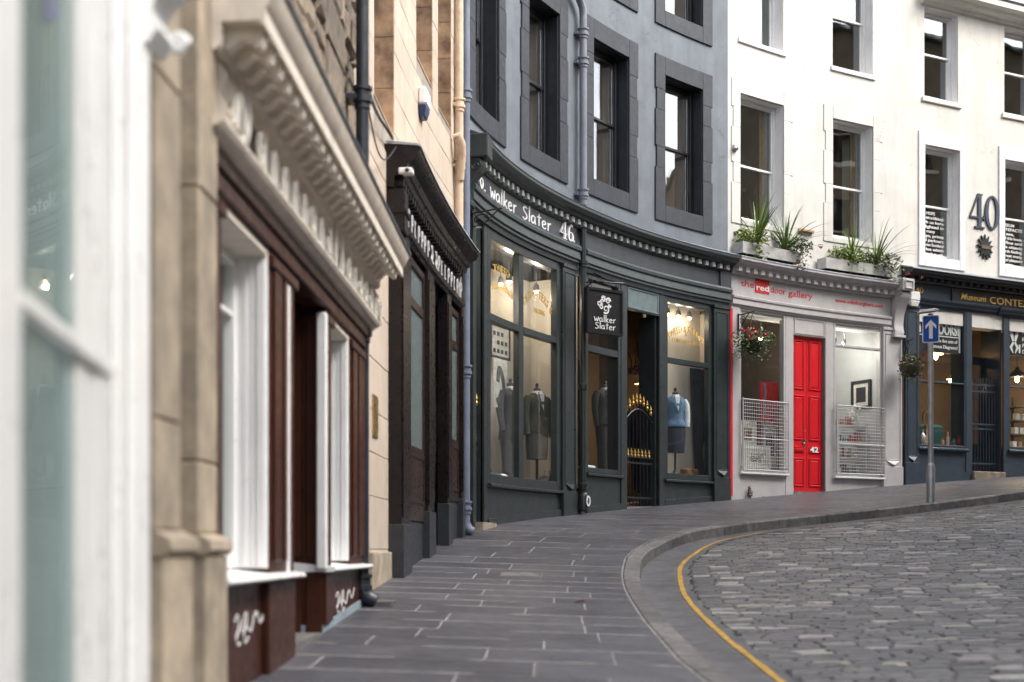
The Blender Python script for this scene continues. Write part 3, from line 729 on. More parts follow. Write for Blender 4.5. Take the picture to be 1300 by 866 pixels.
def shop_window(B, s0, s1, z0, z1, mat, gm, mull=(), trans=(), fw=.07, n=-.03, n1=.03, tw=.09, mw=.08, wb=None):
    b = MB(); wb_ = wb or fw; b.box(s0, s0 + fw, n - .05, n1, z0, z1); b.box(s1 - fw, s1, n - .05, n1, z0, z1); b.box(s0 + fw, s1 - fw, n - .05, n1, z0, z0 + wb_, step=.3); b.box(s0 + fw, s1 - fw, n - .05, n1, z1 - fw, z1, step=.3)
    xs = [s0 + fw] + [v for m in mull for v in (m - mw / 2, m + mw / 2)] + [s1 - fw]
    zs = [z0 + wb_] + [v for t in trans for v in (t - tw / 2, t + tw / 2)] + [z1 - fw]
    for m in mull: b.box(m - mw / 2, m + mw / 2, n - .045, n1 - .012, z0 + wb_, z1 - fw)
    for t in trans:
        for a, e in zip(xs[::2], xs[1::2]): b.box(a, e, n - .045, n1 - .006, t - tw / 2, t + tw / 2, step=.3)
    f = build(b, 'shop_window', mat, B, bevel=.006)
    for a, e in zip(xs[::2], xs[1::2]):
        for c, d in zip(zs[::2], zs[1::2]): pane(f, a - .004, e + .004, c - .004, d + .004, n, gm)
    return f
wl = shop_window(D, 1.76, 4.47, .90, 4.36, M['green'], M['glass_shop'], mull=(3.12,), trans=(3.17,), fw=.13, mw=.17, tw=.10)
wc = shop_window(D, 5.30, 6.43, 1.22, 4.36, M['green'], M['glass_shop'], trans=(3.19,), fw=.08, tw=.11)
wr = shop_window(D, 7.77, 9.15, 1.22, 4.36, M['green'], M['glass_shop'], trans=(3.27,), fw=.10, tw=.09)
for s0, s1, zt in ((1.76, 4.47, .84), (5.30, 6.43, 1.155), (7.77, 9.15, 1.155)):
    b = MB(); b.rake(s0, s1, -.02, .02, FOOT, zt); band(b, s0, s1, .021, .05, -.05, .10); build(b, 'stall_riser', M['green'], D, bevel=.005)
    b = MB(); b.sweep([(0, zt), (.06, zt), (.09, zt + .02), (.09, zt + .045), (.07, zt + .06), (0, zt + .065)], s0 - .02, s1 + .02); build(b, 'sill', M['green'], D, smooth=40)
b = MB(); b.box(6.62, 7.61, -.04, .03, 3.98, 4.37, step=.3); frame(b, 6.64, 7.59, 4.0, 4.35, .031, .042, .03); build(b, 'door_header', M['green_pale'], D, bevel=.005)
for q in ((6.62, 6.68, -.35, -.02, .5, 3.98), (7.55, 7.61, -.35, -.02, .5, 3.98), (1.16, 1.18, -.4, -.02, .1, 4.36), (1.58, 1.60, -.4, -.02, .1, 4.36)): b = MB(); b.box(*q); build(b, 'door_lining', M['green'], D)
# the shop inside
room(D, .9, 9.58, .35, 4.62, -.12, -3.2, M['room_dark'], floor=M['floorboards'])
b = MB(); b.box(1.80, 5.25, -.95, -.09, .5, .965); build(b, 'display_floor', M['floorboards'], D)
b = MB(); b.box(5.33, 6.40, -1.0, -.09, .5, 1.30); build(b, 'display_floor', M['floorboards'], D)
b = MB(); b.box(7.775, 7.80, -.36, -.081, .5, 4.4); build(b, 'partition', M['room_brown'], D)
b = MB(); b.box(7.80, 9.47, -.52, -.09, .5, 1.31); build(b, 'display_floor', M['floorboards'], D)
b = MB(); b.box(2.05, 5.25, -1.02, -.955, .5, 4.3); b.box(5.2501, 5.29, -1.02, -.1, .97, 4.3); build(b, 'display_back', M['room_cream'], D)
b = MB(); b.box(7.92, 9.47, -.56, -.525, .5, 4.4); b.box(9.4701, 9.495, -.56, -.1, 1.32, 4.3); build(b, 'display_back', M['room_cream'], D)
b = MB(); b.box(5.33, 6.2, -1.06, -1.005, .5, 3.0); b.box(5.33, 5.36, -1.0, -.1, 1.32, 3.0); build(b, 'display_back', M['navy_cloth'], D)
b = MB(); b.box(5.0, 9.3, -3.1, -2.9, .4, 4.5); build(b, 'back_wall', M['room_brown'], D)
b = MB(); b.box(6.24, 6.28, -2.85, -1.1, .4, 4.5); build(b, 'partition', M['room_brown'], D)
b = MB(); b.box(1.19, 1.57, -1.3, -1.2, .1, 4.4); build(b, 'lobby_wall', material('ochre lobby wall', (.55, .30, .12), .7), D)
# gilded window lettering
b = MB(); G = -.022
write(b, 'TWEED', 2.46, 3.86, G, .15, xs=1, width=.60, arc=1.3); write(b, 'FURNISHINGS', 2.50, 3.62, G, .13, width=.78, arc=1.3); build(b, 'window_lettering', M['gold'], wl)
b = MB(); write(b, 'OUTFITTERS &', 3.77, 3.72, G, .17, width=.98, arc=.62); build(b, 'window_lettering', M['gold'], wl); b = MB(); write(b, 'TAILORING', 3.62, 3.50, G, .10, width=.40); build(b, 'window_lettering', M['gold'], wl)
b = MB(); write(b, 'TWEED & FORMAL', 8.46, 3.80, G, .17, width=1.05, arc=.75); write(b, '&', 8.43, 3.74, G, .11); write(b, 'CONTEMPORARY', 8.06, 3.60, G, .11, width=.80); build(b, 'window_lettering', M['gold'], wr)
# iron gates with gilt finials
def iron_gate(label, s0, s1, n, z0, ztop, zmid, nb, arch):
    t = thing('iron_gate', label, 'gate', W((s0 + s1) / 2, n, z0))
    for z in (z0 + .12, zmid - .06, zmid - .16): b = MB(); b.box(s0, s1, n - .012, n + .012, z, z + .03); build(b, 'rail', M['black_iron'], t)
    b = MB(); pts = []
    for i in range(9):
        u = i / 8; pts.append(W(s0 + (s1 - s0) * u, n, ztop - .12 + arch * (math.sin(math.pi * u) - .75)))
    b.tube(pts, .014, 6); build(b, 'top_rail', M['black_iron'], t)
    for i in range(nb):
        u = (i + .5) / nb; s = s0 + (s1 - s0) * u; zt = ztop - .02 + arch * (math.sin(math.pi * u) - .75) if i % 1 == 0 else zmid
        b = MB(); b.tube([W(s, n, z0 + .02), W(s, n, zt)], .011, 6); build(b, 'bar', M['black_iron'], t)
        b = MB(); b.lathe(W(s, n, zt), [(.012, -.01), (.026, .03), (.014, .06), (.024, .085), (.002, .17)], 8); build(b, 'finial', M['gold'], t)
        b = MB(); b.lathe(W(s + (s1 - s0) * .5 / nb, n, zmid - .05), [(.012, -.01), (.024, .03), (.013, .06), (.022, .08), (.002, .15)], 8); 
        if i < nb - 1: build(b, 'finial', M['gold'], t)
    return t
iron_gate('black iron gate with arched gold tipped bars across the open tailor shop doorway', 6.69, 7.54, -.06, ZG(7.1) + .03, 2.43, 1.60, 8, .22)
iron_gate('narrow black gate with gold tips beside the leftmost jamb of the green shopfront', 1.19, 1.57, -.06, ZG(1.4) + .03, 1.95, 1.5, 4, .0)
b = MB(); b.rake(1.1, 1.75, .0, .16, FOOT, ZG(1.4) + .075); tag(build(b, 'door_step', M['pil_stone'], None, W(1.4, .08, ZG(1.4))), 'worn pale stone doorstep below the narrow gold tipped gate', 'doorstep')
# hanging sign on its bracket
hs_ = 5.02
t = thing('hanging_sign', 'black hanging board lettered walker slater under a white flower emblem', 'sign', W(hs_, .62, 3.3))
q0 = Vector(W(hs_, .10, 3.95)); hd_ = HD(hs_); 
sgn_a = S(743, .30); AX = Vector(W(S(743, .32), .32, 0)); BX = Vector(W(S(788, .58), .58, 0))   # the board hangs square to the wall-bracket
AX.z = BX.z = 0; ux = (BX - AX).normalized(); un = Vector((ux.y, -ux.x, 0)); ZT, ZB = 4.02, 3.32; wB = (BX - AX).length
def bd(x, y, t_): p = AX + ux * x + un * t_; return (p.x, p.y, y)
def bbox(b, x0, x1, y0, y1, t0, t1):
    b.add([bd(x0, y0, t0), bd(x1, y0, t0), bd(x1, y1, t0), bd(x0, y1, t0), bd(x0, y0, t1), bd(x1, y0, t1), bd(x1, y1, t1), bd(x0, y1, t1)], [(0, 3, 2, 1), (4, 5, 6, 7), (0, 1, 5, 4), (1, 2, 6, 5), (2, 3, 7, 6), (3, 0, 4, 7)])
b = MB(); bbox(b, 0, wB, ZB, ZT, -.04, .04); build(b, 'board', M['museum_black'], t, bevel=.006)
b = MB()
for (x0, x1, y0, y1) in ((0, wB, ZT - .04, ZT), (0, wB, ZB, ZB + .04), (0, .035, ZB + .04, ZT - .04), (wB - .035, wB, ZB + .04, ZT - .04)): bbox(b, x0, x1, y0, y1, .041, .055)
build(b, 'frame', M['black_iron'], t)
b = MB(); sc = wB * .62 / hand_len('walker')
pl = lambda x, y, t_: bd(wB * .19 + x * sc, ZB + .185 + y * .115, .043 + t_); handwrite(b, 'walker', pl, .085, .006)
pl = lambda x, y, t_: bd(wB * .22 + x * sc, ZB + .075 + y * .115, .043 + t_); handwrite(b, 'slater', pl, .085, .006); build(b, 'lettering', M['white_print'], t)
b = MB(); cx_, cz_ = wB * .48, ZT - .23; PL = lambda x, y, t_: bd(cx_ + x, cz_ + y, .043 + t_)
for i in range(7):
    a = 2 * math.pi * i / 7; b.strip([(-.02 + .012 * math.cos(a), .075 + .012 * math.sin(a)), (-.02 + .05 * math.cos(a), .075 + .05 * math.sin(a))], [.012, .03], PL, .005)
for (x, y, r, tn, a0, fl) in ((.075, .05, .05, 1.4, 0, 1), (-.11, .0, .05, 1.2, 2, -1), (.03, -.08, .07, 1.3, 4, 1), (-.06, -.05, .045, 1.3, 1, 1), (.10, -.02, .03, 1.1, 3, -1)):
    sp = scroll(x, y, r, tn, a0, flip=fl); b.strip(sp, [.012 + .014 * (1 - i / len(sp)) for i in range(len(sp))], PL, .005)
build(b, 'emblem', M['white_print'], t)
b = MB(); b.tube([W(hs_ + .25, .03, 4.20), bd(wB * .5, 4.13, 0), bd(wB + .05, 4.16, 0)], .014, 6); b.tube([W(hs_ + .5, .03, 4.40), bd(wB * .75, 4.15, 0)], .011, 6); b.tube([W(hs_ + .1, .03, 4.05), bd(wB * .3, 4.15, 0)], .011, 6)
for x in (.12, wB - .1): b.tube([bd(x, ZT, 0), bd(x, 4.15, 0)], .008, 6)
build(b, 'bracket', M['black_iron'], t)
# small scroll bracket by the console
t = thing('wall_bracket', 'small black scrolled iron bracket under the green scrolled console', 'bracket', W(.98, .05, 4.2))
b = MB(); b.tube([W(.98, .05, 4.36), W(1.05, .42, 4.42)], .012, 6); b.tube([W(.98, .05 + .02 + .14 * (1 - i / 24) * (1 - math.cos(.45 * i)) , 4.27 + .075 * (1 - i / 30) * math.sin(.45 * i)) for i in range(24)], .009, 6); b.tube([W(.98, .05, 4.18), W(1.0, .2, 4.22), W(1.05, .38, 4.41)], .009, 6)
build(b, 'arm', M['black_iron'], t)
# drainpipes
drainpipe('blue grey drainpipe between the buff building and the bottle green shopfront', M['pipe_blue'], .36, .10, ZG(.36) + .0, 12, .052, 'drainpipes on the facades', (.55, 2.25, 5.7, 9.5), name='drainpipe')
pg = drainpipe('grey painted drainpipe crossing the 46 fascia down to the pavement', M['pipe_grey'], 5.06, .11, 5.36, 8.3, .058, 'drainpipes on the facades', (5.55, 7.6, 8.05), shoe=False)
b = MB(); b.tube([W(5.06, .11, 8.3), W(5.04, .11, 8.42), W(4.96, .11, 8.5), W(4.75, .11, 8.65), W(4.66, .11, 8.72), W(4.62, .11, 8.85), W(4.62, .11, 12)], .058, 12); build(b, 'offset_bend', M['pipe_grey'], pg, smooth=40)
b = MB(); b.tube([W(5.04, .12, ZG(5.04) + .12), W(5.04, .12, 4.98)], .05, 12); build(b, 'pipe', M['green'], pg, smooth=40)
for zc in (1.0, 2.55, 4.45):
    b = MB(); b.lathe(W(5.04, .12, zc), [(.05, -.07), (.068, -.06), (.068, -.02), (.078, -.015), (.078, .03), (.05, .04)], 14); build(b, 'collar', M['green'], pg, smooth=40)
b = MB(); o = W(5.04, .13, ZG(5.04) + .16); b.lathe(o, [(.05, -.12), (.075, -.1), (.075, .1), (.06, .16), (.05, .17)], 14); build(b, 'shoe', M['green'], pg, smooth=40)
b = MB(); h_ = HD(5.04); b.strip([(.052 * math.cos(a), .07 * math.sin(a)) for a in [2 * math.pi * i / 20 for i in range(21)]], .028, wallplace(5.04, .206, ZG(5.04) + .20, 1.0), .01); build(b, 'access_ring', M['white_print'], pg)
# ------------------------------------------------------------------ white building with the red door gallery
E_ = thing('town_house', 'cream white building over the pale grey shopfront with the tall red door', 'building', W(12, 0, ZG(12)))
EW = [(9.96, 11.16), (12.50, 13.58)]
holes = [(a, e, 6.03, 8.32) for a, e in EW] + [(a, e, 9.33, 11.6) for a, e in EW]
wall(E_, 9.622, 14.40, 4.3, 12.2, holes, M['white_wall'])
for i, (a, e, z0, z1) in enumerate(holes):
    if z0 < 9: margin(E_, a, e, z0, z1, .20, -.02, .018, M['white_wall'], ears=.05, wt=.24, wb=.10)
    else:
        b = MB(); b.box(a - .06, e + .06, -.02, .035, z0 - .09, z0 - .001); build(b, 'window_sill', M['white_margin'], E_, bevel=.01)
    b = MB(); frame(b, a - .001, e + .001, z0 - .001, z1 + .001, -.24, -.021, .012); build(b, 'reveal', M['white_margin'], E_)
    wd = sash_window(E_, a + .012, e - .012, z0 + .012, z1 - .012, z0 + 1.06, .20, M['white_gloss'], M['glass_upper'], M['room_brown'])
    if z0 < 9:
        b = MB(); b.box(e - .10, e - .06, -.75, -.36, z0 + .1, z1 - .1); build(b, 'shutter', M['shutter'] if i == 1 else M['room_dark'], E_, bevel=.008)
        b = MB()
        for q in range(5): b.tube([W(e - .12 - .035 * q, -.34 - .03 * (q % 2), z0 + .2), W(e - .12 - .035 * q, -.34 - .03 * (q % 2), z1 - .08)], .022, 6)
        build(b, 'curtain', M['goods_kraft'], E_, smooth=60)
b = MB(); b.sweep([(-7, 14.6), (-7, 12.2), (.1, 12.2)], 9.62, 14.4); build(b, 'roof', M['slate'], E_)
b = MB(); b.box(9.63, 9.73, -7, -.31, -.3, 12.2); b.box(14.2, 14.3, -7, -.31, -.3, 12.2); b.box(9.7, 14.3, -7.1, -7, -.3, 12.2); build(b, 'party_wall', M['room_dark'], E_)
# shopfront
G_ = M['gallery']
b = MB(); b.sweep([(0, 4.98), (.10, 4.98), (.12, 5.02), (.12, 5.10), (.20, 5.115), (.22, 5.15), (.27, 5.165), (.31, 5.21), (.31, 5.25), (.29, 5.265), (-.01, 5.33)], 9.63, 14.02)
cor = build(b, 'cornice', G_, E_, smooth=30)
dentils(cor, 9.70, 13.92, .21, .10, .116, .195, 5.025, 5.113, G_)
b = MB(); b.sweep([(.0, 5.335), (.285, 5.27), (.32, 5.256), (.32, 5.266), (.29, 5.282), (.0, 5.35)], 9.625, 14.02); build(b, 'lead_flashing', M['pale_lead'], E_)
b = MB(); b.box(14.02, 14.34, -.0, .38, 5.10, 5.34); frame(b, 14.06, 14.30, 5.13, 5.31, .381, .40, .03); build(b, 'block', G_, E_, bevel=.01)
b = MB(); b.sweep([(.02, 4.26), (.085, 4.235), (.13, 4.27), (.14, 4.33), (.12, 4.38), (.115, 4.5), (.14, 4.66), (.20, 4.82), (.29, 4.95), (.33, 5.02), (.33, 5.07), (.28, 5.10), (.02, 5.10)], 14.05, 14.30, step=.3)
con = build(b, 'console', G_, E_, smooth=35)
b = MB(); b.box(14.02, 14.33, .021, .16, 4.20, 4.255); build(b, 'console_foot', G_, E_, bevel=.01)
b = MB(); b.box(9.64, 14.0, .0, .05, 4.60, 4.985, step=.3); build(b, 'fascia', G_, E_)
b = MB(); b.sweep([(0, 4.40), (.05, 4.40), (.06, 4.43), (.09, 4.45), (.09, 4.54), (.11, 4.56), (.115, 4.595), (.085, 4.61), (.05, 4.62), (0, 4.62)], 9.66, 14.0); build(b, 'architrave', G_, E_, smooth=30)
b = MB(); kx = dict(n=.051, th=.006)
write(b, 'the', 9.93, 4.80, size=.165, bold=.0, width=.36, **kx)
build(b, 'lettering', M['red_print'], E_)
b = MB(); b.box(10.32, 10.71, .05, .058, 4.725, 5.0); rq = build(b, 'logo_square', M['red_print'], E_)
b = MB(); write(b, 'red', 10.345, 4.775, .059, .15, bold=.02, width=.35); build(b, 'lettering', M['white_print'], E_)
b = MB(); write(b, 'door', 10.75, 4.775, size=.165, width=.42, **kx); build(b, 'lettering', M['red_print'], E_); b = MB(); write(b, 'gallery', 11.24, 4.765, size=.165, width=.66, **kx); build(b, 'lettering', M['red_print'], E_)
b = MB(); write(b, 'www.edinburghart.com', 12.52, 4.775, size=.105, width=1.28, bold=.006, **kx); build(b, 'lettering', M['red_print'], E_)
pilaster(E_, 9.66, 9.91, .05, 4.40, G_, 1.35, nb=-.02); pilaster(E_, 11.19, 11.41, .03, 4.40, G_, 1.4); pilaster(E_, 12.28, 12.50, .03, 4.40, G_, 1.45)
pilaster(E_, 13.80, 14.32, .07, 4.40, G_, 1.65, nb=-.02)
b = MB(); b.rake(9.588, 9.657, .0, .085, lambda s: ZG(s) + .07, 4.36); build(b, 'edge_strip', M['red_paint'], E_)
wl = shop_window(E_, 9.912, 11.188, 1.43, 4.41, G_, M['glass_shop'], fw=.05)
wr = shop_window(E_, 12.502, 13.798, 1.43, 4.41, G_, M['glass_shop'], trans=(3.95,), fw=.05, tw=.05)
for s0, s1 in ((9.912, 11.188), (12.502, 13.798)):
    b = MB(); b.rake(s0, s1, -.02, .02, FOOT, 1.37); build(b, 'stall_riser', G_, E_)
    b = MB(); b.sweep([(0, 1.37), (.08, 1.375), (.10, 1.39), (.10, 1.415), (.08, 1.425), (0, 1.429)], s0 - .02, s1 + .03); build(b, 'sill', M['white_gloss'], E_)
b = MB(); b.box(11.412, 12.278, -.06, .025, 4.06, 4.40); frame(b, 11.43, 12.26, 4.085, 4.375, .026, .036, .02); build(b, 'door_header', G_, E_)
# the red double door
dz0, dz1, dn = ZG(11.85) + .02, 4.05, -.05
door = None
b = MB(); m_ = 11.845; b.box(11.42, m_ - .004, dn - .05, dn, dz0, dz1); door = build(b, 'door', M['red_door'], E_, bevel=.004)
b = MB(); b.box(m_ + .004, 12.27, dn - .05, dn - .001, dz0, dz1); door2 = build(b, 'door', M['red_door'], E_, bevel=.004)
for k_, (d_, a, e) in enumerate(((door, 11.42, m_ - .004), (door2, m_ + .004, 12.27))):
    for z0, z1 in ((dz0 + .10, dz0 + .64), (dz0 + .74, dz0 + .86), (dz0 + .98, dz0 + 1.83), (dz0 + 1.94, dz1 - .07)):
        b = MB(); x0, x1 = a + .065, e - .065; frame(b, x0, x1, z0, z1, dn, dn + .018, .028); build(b, 'panel_moulding', M['red_door'], d_, bevel=.006)
        b = MB(); b.chip(x0 + .035, x1 - .035, z0 + .035, z1 - .035, dn - .005, dn + .012, .02); build(b, 'panel', M['red_door'], d_)
b = MB(); b.tube([W(11.78, dn + .01, dz0 + .92), W(11.78, dn + .05, dz0 + .92), W(11.78, dn + .055, dz0 + .98)], [.02, .018, .022], 8); b.box(11.75, 11.80, dn + .0005, dn + .012, dz0 + .86, dz0 + 1.0); build(b, 'handle', M['chrome'], door, smooth=40)
b = MB(); b.tube([W(11.79, dn, dz0 + 1.16), W(11.79, dn + .015, dz0 + 1.16)], .022, 10); build(b, 'lock', M['brass'], door)
b = MB(); b.box(11.53, 11.74, dn + .019, dn + .03, dz0 + .765, dz0 + .825); build(b, 'letter_plate', M['red_door'], door, bevel=.006)
b = MB(); write(b, '42', 11.92, dz0 + .76, dn + .021, .14, bold=.02, width=.22); build(b, 'lettering', M['white_print'], door2)
b = MB(); b.rake(11.41, 12.28, -.3, .04, FOOT, dz0 - .005); build(b, 'threshold', M['kerb'], E_)
# wire window guards
def guard(label, s0, s1, z0, z1, zm):
    t = thing('wire_window_guard', label, 'window guard', W((s0 + s1) / 2, .10, z0), 'wire guards on the gallery windows')
    b = MB(); n = .10
    for z in (z0, zm, z1): b.tube([W(s0, n, z), W((s0 + s1) / 2, n, z), W(s1, n, z)], .013, 6)
    for s in (s0, s1): b.tube([W(s, n, z0), W(s, n, z1 + .03)], .015, 6)
    for s in (s0 + .02, s1 - .02):
        for z in (z0 + .05, z1): b.tube([W(s, n, z), W(s, .03, z)], .01, 5)
    build(b, 'frame', G_, t, smooth=50)
    b = MB(); nx = int((s1 - s0) / .062); nz = int((z1 - z0) / .062)
    for i in range(1, nx): s = s0 + (s1 - s0) * i / nx; b.tube([W(s, n, z0), W(s, n, z1)], .0048, 4, cap=False)
    for i in range(1, nz): z = z0 + (z1 - z0) * i / nz; b.tube([W(s0, n + .007, z), W((s0 + s1) / 2, n + .007, z), W(s1, n + .007, z)], .0048, 4, cap=False)
    kind(build(b, 'wire_mesh', G_, t), 'stuff')
guard('wire guard over the window left of the red door, beneath a red flower basket', 9.93, 11.19, 1.46, 2.74, 2.04)
guard('wire guard over the window right of the red door, before a shelf of small goods', 12.52, 13.80, 1.47, 2.78, 2.05)
# inside
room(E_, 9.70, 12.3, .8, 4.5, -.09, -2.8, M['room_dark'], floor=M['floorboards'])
room(E_, 12.42, 13.95, 1.0, 4.5, -.09, -1.5, M['room_pale'])
b = MB(); b.box(9.93, 12.2, -.8, -.1, .85, 1.50); build(b, 'display_floor', M['room_pale'], E_)
b = MB(); b.box(12.52, 13.94, -.8, -.1, 1.05, 1.50); build(b, 'display_floor', M['room_pale'], E_)
def rest(name, label, cat, s, n, z, w_, h_, mats, group=None, lean=.06, pic=None, th=.03, bord=.045):
    t = thing(name, label, cat, W(s, n, z), group)
    b = MB(); frame(b, s - w_ / 2, s + w_ / 2, z, z + h_, n - th, n, bord); build(b, 'frame', mats[0], t)
    b = MB(); b.box(s - w_ / 2 + bord, s + w_ / 2 - bord, n - th, n - .012, z + bord, z + h_ - bord); build(b, 'mount', mats[1], t)
    x0, x1, z0, z1 = s - w_ * .26, s + w_ * .26, z + h_ * .26, z + h_ * .74
    b = MB(); b.box(x0, x1, n - .0115, n - .008, z0, z1); build(b, 'print', mats[2], t)
    if pic: b = MB(); pic(b, x0, x1, z0, z1, n - .0075); build(b, 'drawing', M['ink'], t)
    return t
t = thing('framed_picture', 'black framed dark print hanging on the pale wall behind the right gallery window', 'picture', W(13.92, -.66, 2.84))
def sidebox(b, s0, s1, n0, n1, z0, z1): b.box(s0, s1, n0, n1, z0, z1)
b = MB()
for q in ((-.93, -.87, 2.84, 3.42), (-.45, -.39, 2.84, 3.42), (-.87, -.45, 2.84, 2.90), (-.87, -.45, 3.36, 3.42)): b.box(13.895, 13.94, q[0], q[1], q[2], q[3])
build(b, 'frame', M['museum_black'], t)
b = MB(); b.box(13.915, 13.94, -.87, -.45, 2.90, 3.36); build(b, 'mount', M['paper'], t)
b = MB(); b.box(13.908, 13.9145, -.79, -.53, 2.98, 3.28); build(b, 'print', M['ink'], t)
def squig(b, x0, x1, z0, z1, n):
    r = random.Random(4)
    for k in range(6): b.strip(spline([(x0 + (x1 - x0) * r.random(), z0 + (z1 - z0) * r.random()) for _ in range(4)]), .012, lambda x, y, t: W(x, n + t, y), .002)
rest('framed_print', 'white framed wide drawing lowest in the window left of the red door', 'picture', S(960, -.28), -.28, 1.52, .78, .42, (M['white_print'], M['paper'], M['paper']), 'prints in the left gallery window', pic=squig)
rest('framed_print', 'cream square print standing behind the wide drawing left of the red door', 'picture', S(949, -.5), -.50, 1.93, .48, .50, (M['paper'], M['paper'], M['goods_kraft']), 'prints in the left gallery window', pic=squig)
rest('framed_print', 'dark grey print standing rightmost among the prints left of the red door', 'picture', S(978, -.5), -.5, 1.55, .42, .86, (M['goods_grey'], M['paper'], M['navy_cloth']), 'prints in the left gallery window', pic=squig)
t = thing('display_shelf', 'white tiered shelf of small goods in the right gallery window', 'shelf', W(13.5, -.6, 1.5))
for z in (1.80, 2.12, 2.44): b = MB(); b.box(13.12, 13.85, -.75, -.45, z, z + .025); build(b, 'shelf_board', M['room_pale'], t)
for s in (13.10, 13.8501): b = MB(); b.box(s, s + .02, -.75, -.45, 1.5, 2.47); build(b, 'side_panel', M['room_pale'], t)
r = random.Random(11); cl = [('red', 'goods_red'), ('teal', 'goods_teal'), ('brown', 'goods_kraft'), ('white', 'paper'), ('dark', 'ink'), ('grey', 'goods_grey')]
for iz, z in enumerate((1.505, 1.83, 2.15, 2.47)):
    s = 13.15; k9 = 0
    while s < 13.74:
        k9 += 1; c = cl[r.randrange(6)]; w_ = r.uniform(.07, .15); h_ = r.uniform(.09, .22); b = MB()
        if r.random() < .5: b.box(s, s + w_, -.68, -.56, z, z + h_)
        else: b.lathe(W(s + w_ / 2, -.6, z), [(w_ * .3, 0), (w_ * .48, h_ * .2), (w_ * .5, h_ * .55), (w_ * .25, h_ * .8), (w_ * .3, h_)], 10)
        o = build(b, 'shelf_trinket', M[c[1]], None, W(s, -.6, z), smooth=40)
        tag(o, f'small {c[0]} trinket, {["first", "second", "third", "fourth", "fifth", "sixth", "seventh"][k9 - 1]} from the left, {["on the floor under", "on the lowest board of", "on the middle board of", "on the top of"][iz]} the gallery shelf', 'trinket', 'trinkets in the right gallery window')
        s += w_ + r.uniform(.03, .1)
t = thing('flower_vase', 'white flowers in a slim vase on top of the gallery display shelf', 'vase', W(13.6, -.5, 2.47))
b = MB(); b.lathe(W(13.6, -.5, 2.47), [(.04, 0), (.06, .06), (.03, .16), (.04, .2)], 10); build(b, 'vase', M['paper'], t, smooth=40)
b = MB(); r = random.Random(2)
for k in range(26): b.ball(W(13.6 + r.gauss(0, .07), -.5 + r.gauss(0, .05), 2.80 + r.gauss(0, .08)), .03, 6, 4)
build(b, 'blossom', M['petal_white'], t, smooth=60)
t = thing('hanging_banner', 'pale blue paper streamer hanging behind the glass left of the red door', 'streamer', W(S(971, -.35), -.35, 2.6))
b = MB(); sq = S(971, -.35); b.strip([(sq - .02, 3.15), (sq + .02, 3.0), (sq - .02, 2.8), (sq + .01, 2.55)], .06, lambda x, y, q: W(x, -.35 + q, y), .004); build(b, 'streamer', M['pipe_blue'], t)
b = MB(); sq = S(976, -1.1); b.box(sq - .2, sq + .25, -1.15, -1.1, 1.6, 3.3); tag(build(b, 'red_curtain', M['goods_red'], None, W(sq, -1.1, 1.6)), 'dark red drape deep inside the gallery left of the red door', 'drape')
t = thing('glass_lamp', 'clear glass pendants hanging at the top of the right gallery window', 'lamp', W(13.1, -.5, 4.0))
lg = bpy.data.lights.new('pendant_light', 'POINT'); lg.energy = 14; lg.color = (1, .93, .84); lg.shadow_soft_size = .08
lo = bpy.data.objects.new('pendant_light', lg); COL.objects.link(lo); lo.parent = t; lo.location = Vector(W(13.1, -.55, 4.02)) - Vector(ORG[t.name])
for s in (12.85, 13.05, 13.3): b = MB(); b.tube([W(s, -.5, 4.48), W(s, -.5, 4.3)], .005, 5); b.lathe(W(s, -.5, 4.06), [(.02, 0), (.05, .06), (.04, .16), (.015, .24)], 10); build(b, 'pendant', M['chrome'], t, smooth=40)
# wall lamp stub on the boundary
b = MB(); o = W(9.78, .03, 7.28); b.lathe(o, [(.05, -.05), (.07, -.02), (.06, .03), (.03, .06)], 10); b.tube([W(9.78, 0, 7.28), W(9.78, .1, 7.28)], .02, 8); tag(build(b, 'wall_vent', M['steel'], None, o, smooth=40), 'small round metal fitting on the white wall beside the blue grey building', 'wall fitting')
# ------------------------------------------------------------------ ivory building with Museum Context below
H_ = thing('town_house', 'ivory building numbered 40 above the dark blue museum shopfront', 'building', W(17, 0, ZG(17)))
holes = [(a, e, 5.93, 8.18) for a, e in ((15.0, 15.98), (17.28, 18.28), (19.5, 20.5))] + [(a, e, 9.15, 10.95) for a, e in ((15.0, 15.95), (17.28, 18.28), (19.5, 20.5))]
wall(H_, 14.402, 21.6, 4.6, 11.5, holes, M['white_wall_warm'])
for i, (a, e, z0, z1) in enumerate(holes):
    if z0 < 9:
        margin(H_, a, e, z0, z1, .17, -.02, .03, M['white_margin'], ears=.0, wt=.27, wb=.20, wr=.15)
    else: b = MB(); b.box(a - .08, e + .08, -.02, .04, z0 - .10, z0 - .001); build(b, 'window_sill', M['white_wall_warm'], H_, bevel=.01)
    b = MB(); frame(b, a - .001, e + .001, z0 - .001, z1 + .001, -.22, -.021, .012); build(b, 'reveal', M['white_margin'], H_)
    wd = sash_window(H_, a + .012, e - .012, z0 + .012, z1 - .012, z0 + (1.08 if z0 < 9 else .95), .18, M['white_gloss'], M['glass_upper'], M['room_brown'])
    if i < 2:
        b = MB(); tx = [['WE HOPE', 'your visit to Edinburgh', 'with us here', 'delighted in', 'the many', 'maps, prints', 'and parlours', 'curious Scotland', 'curios which', 'we trade in still.'],
                        ['MUSEUM', 'ARTEFACTS', 'to see,', 'in all this house', 'of fine and', 'rare objects', 'worth finding,', 'a great many', 'full of pleasure', 'for you.']][i]
        for q, ln in enumerate(tx): write(b, ln, a + .12, z0 + .93 - q * .092, -.2352, .085, width=(.42 if len(ln) < 9 else .66), bold=.015, th=.003)
        build(b, 'window_lettering', M['white_print'], wd)
        b = MB(); b.box(a + .1, e - .1, -.42, -.40, z0 + .08, z0 + 1.05); build(b, 'blind', M['museum_black'], H_)
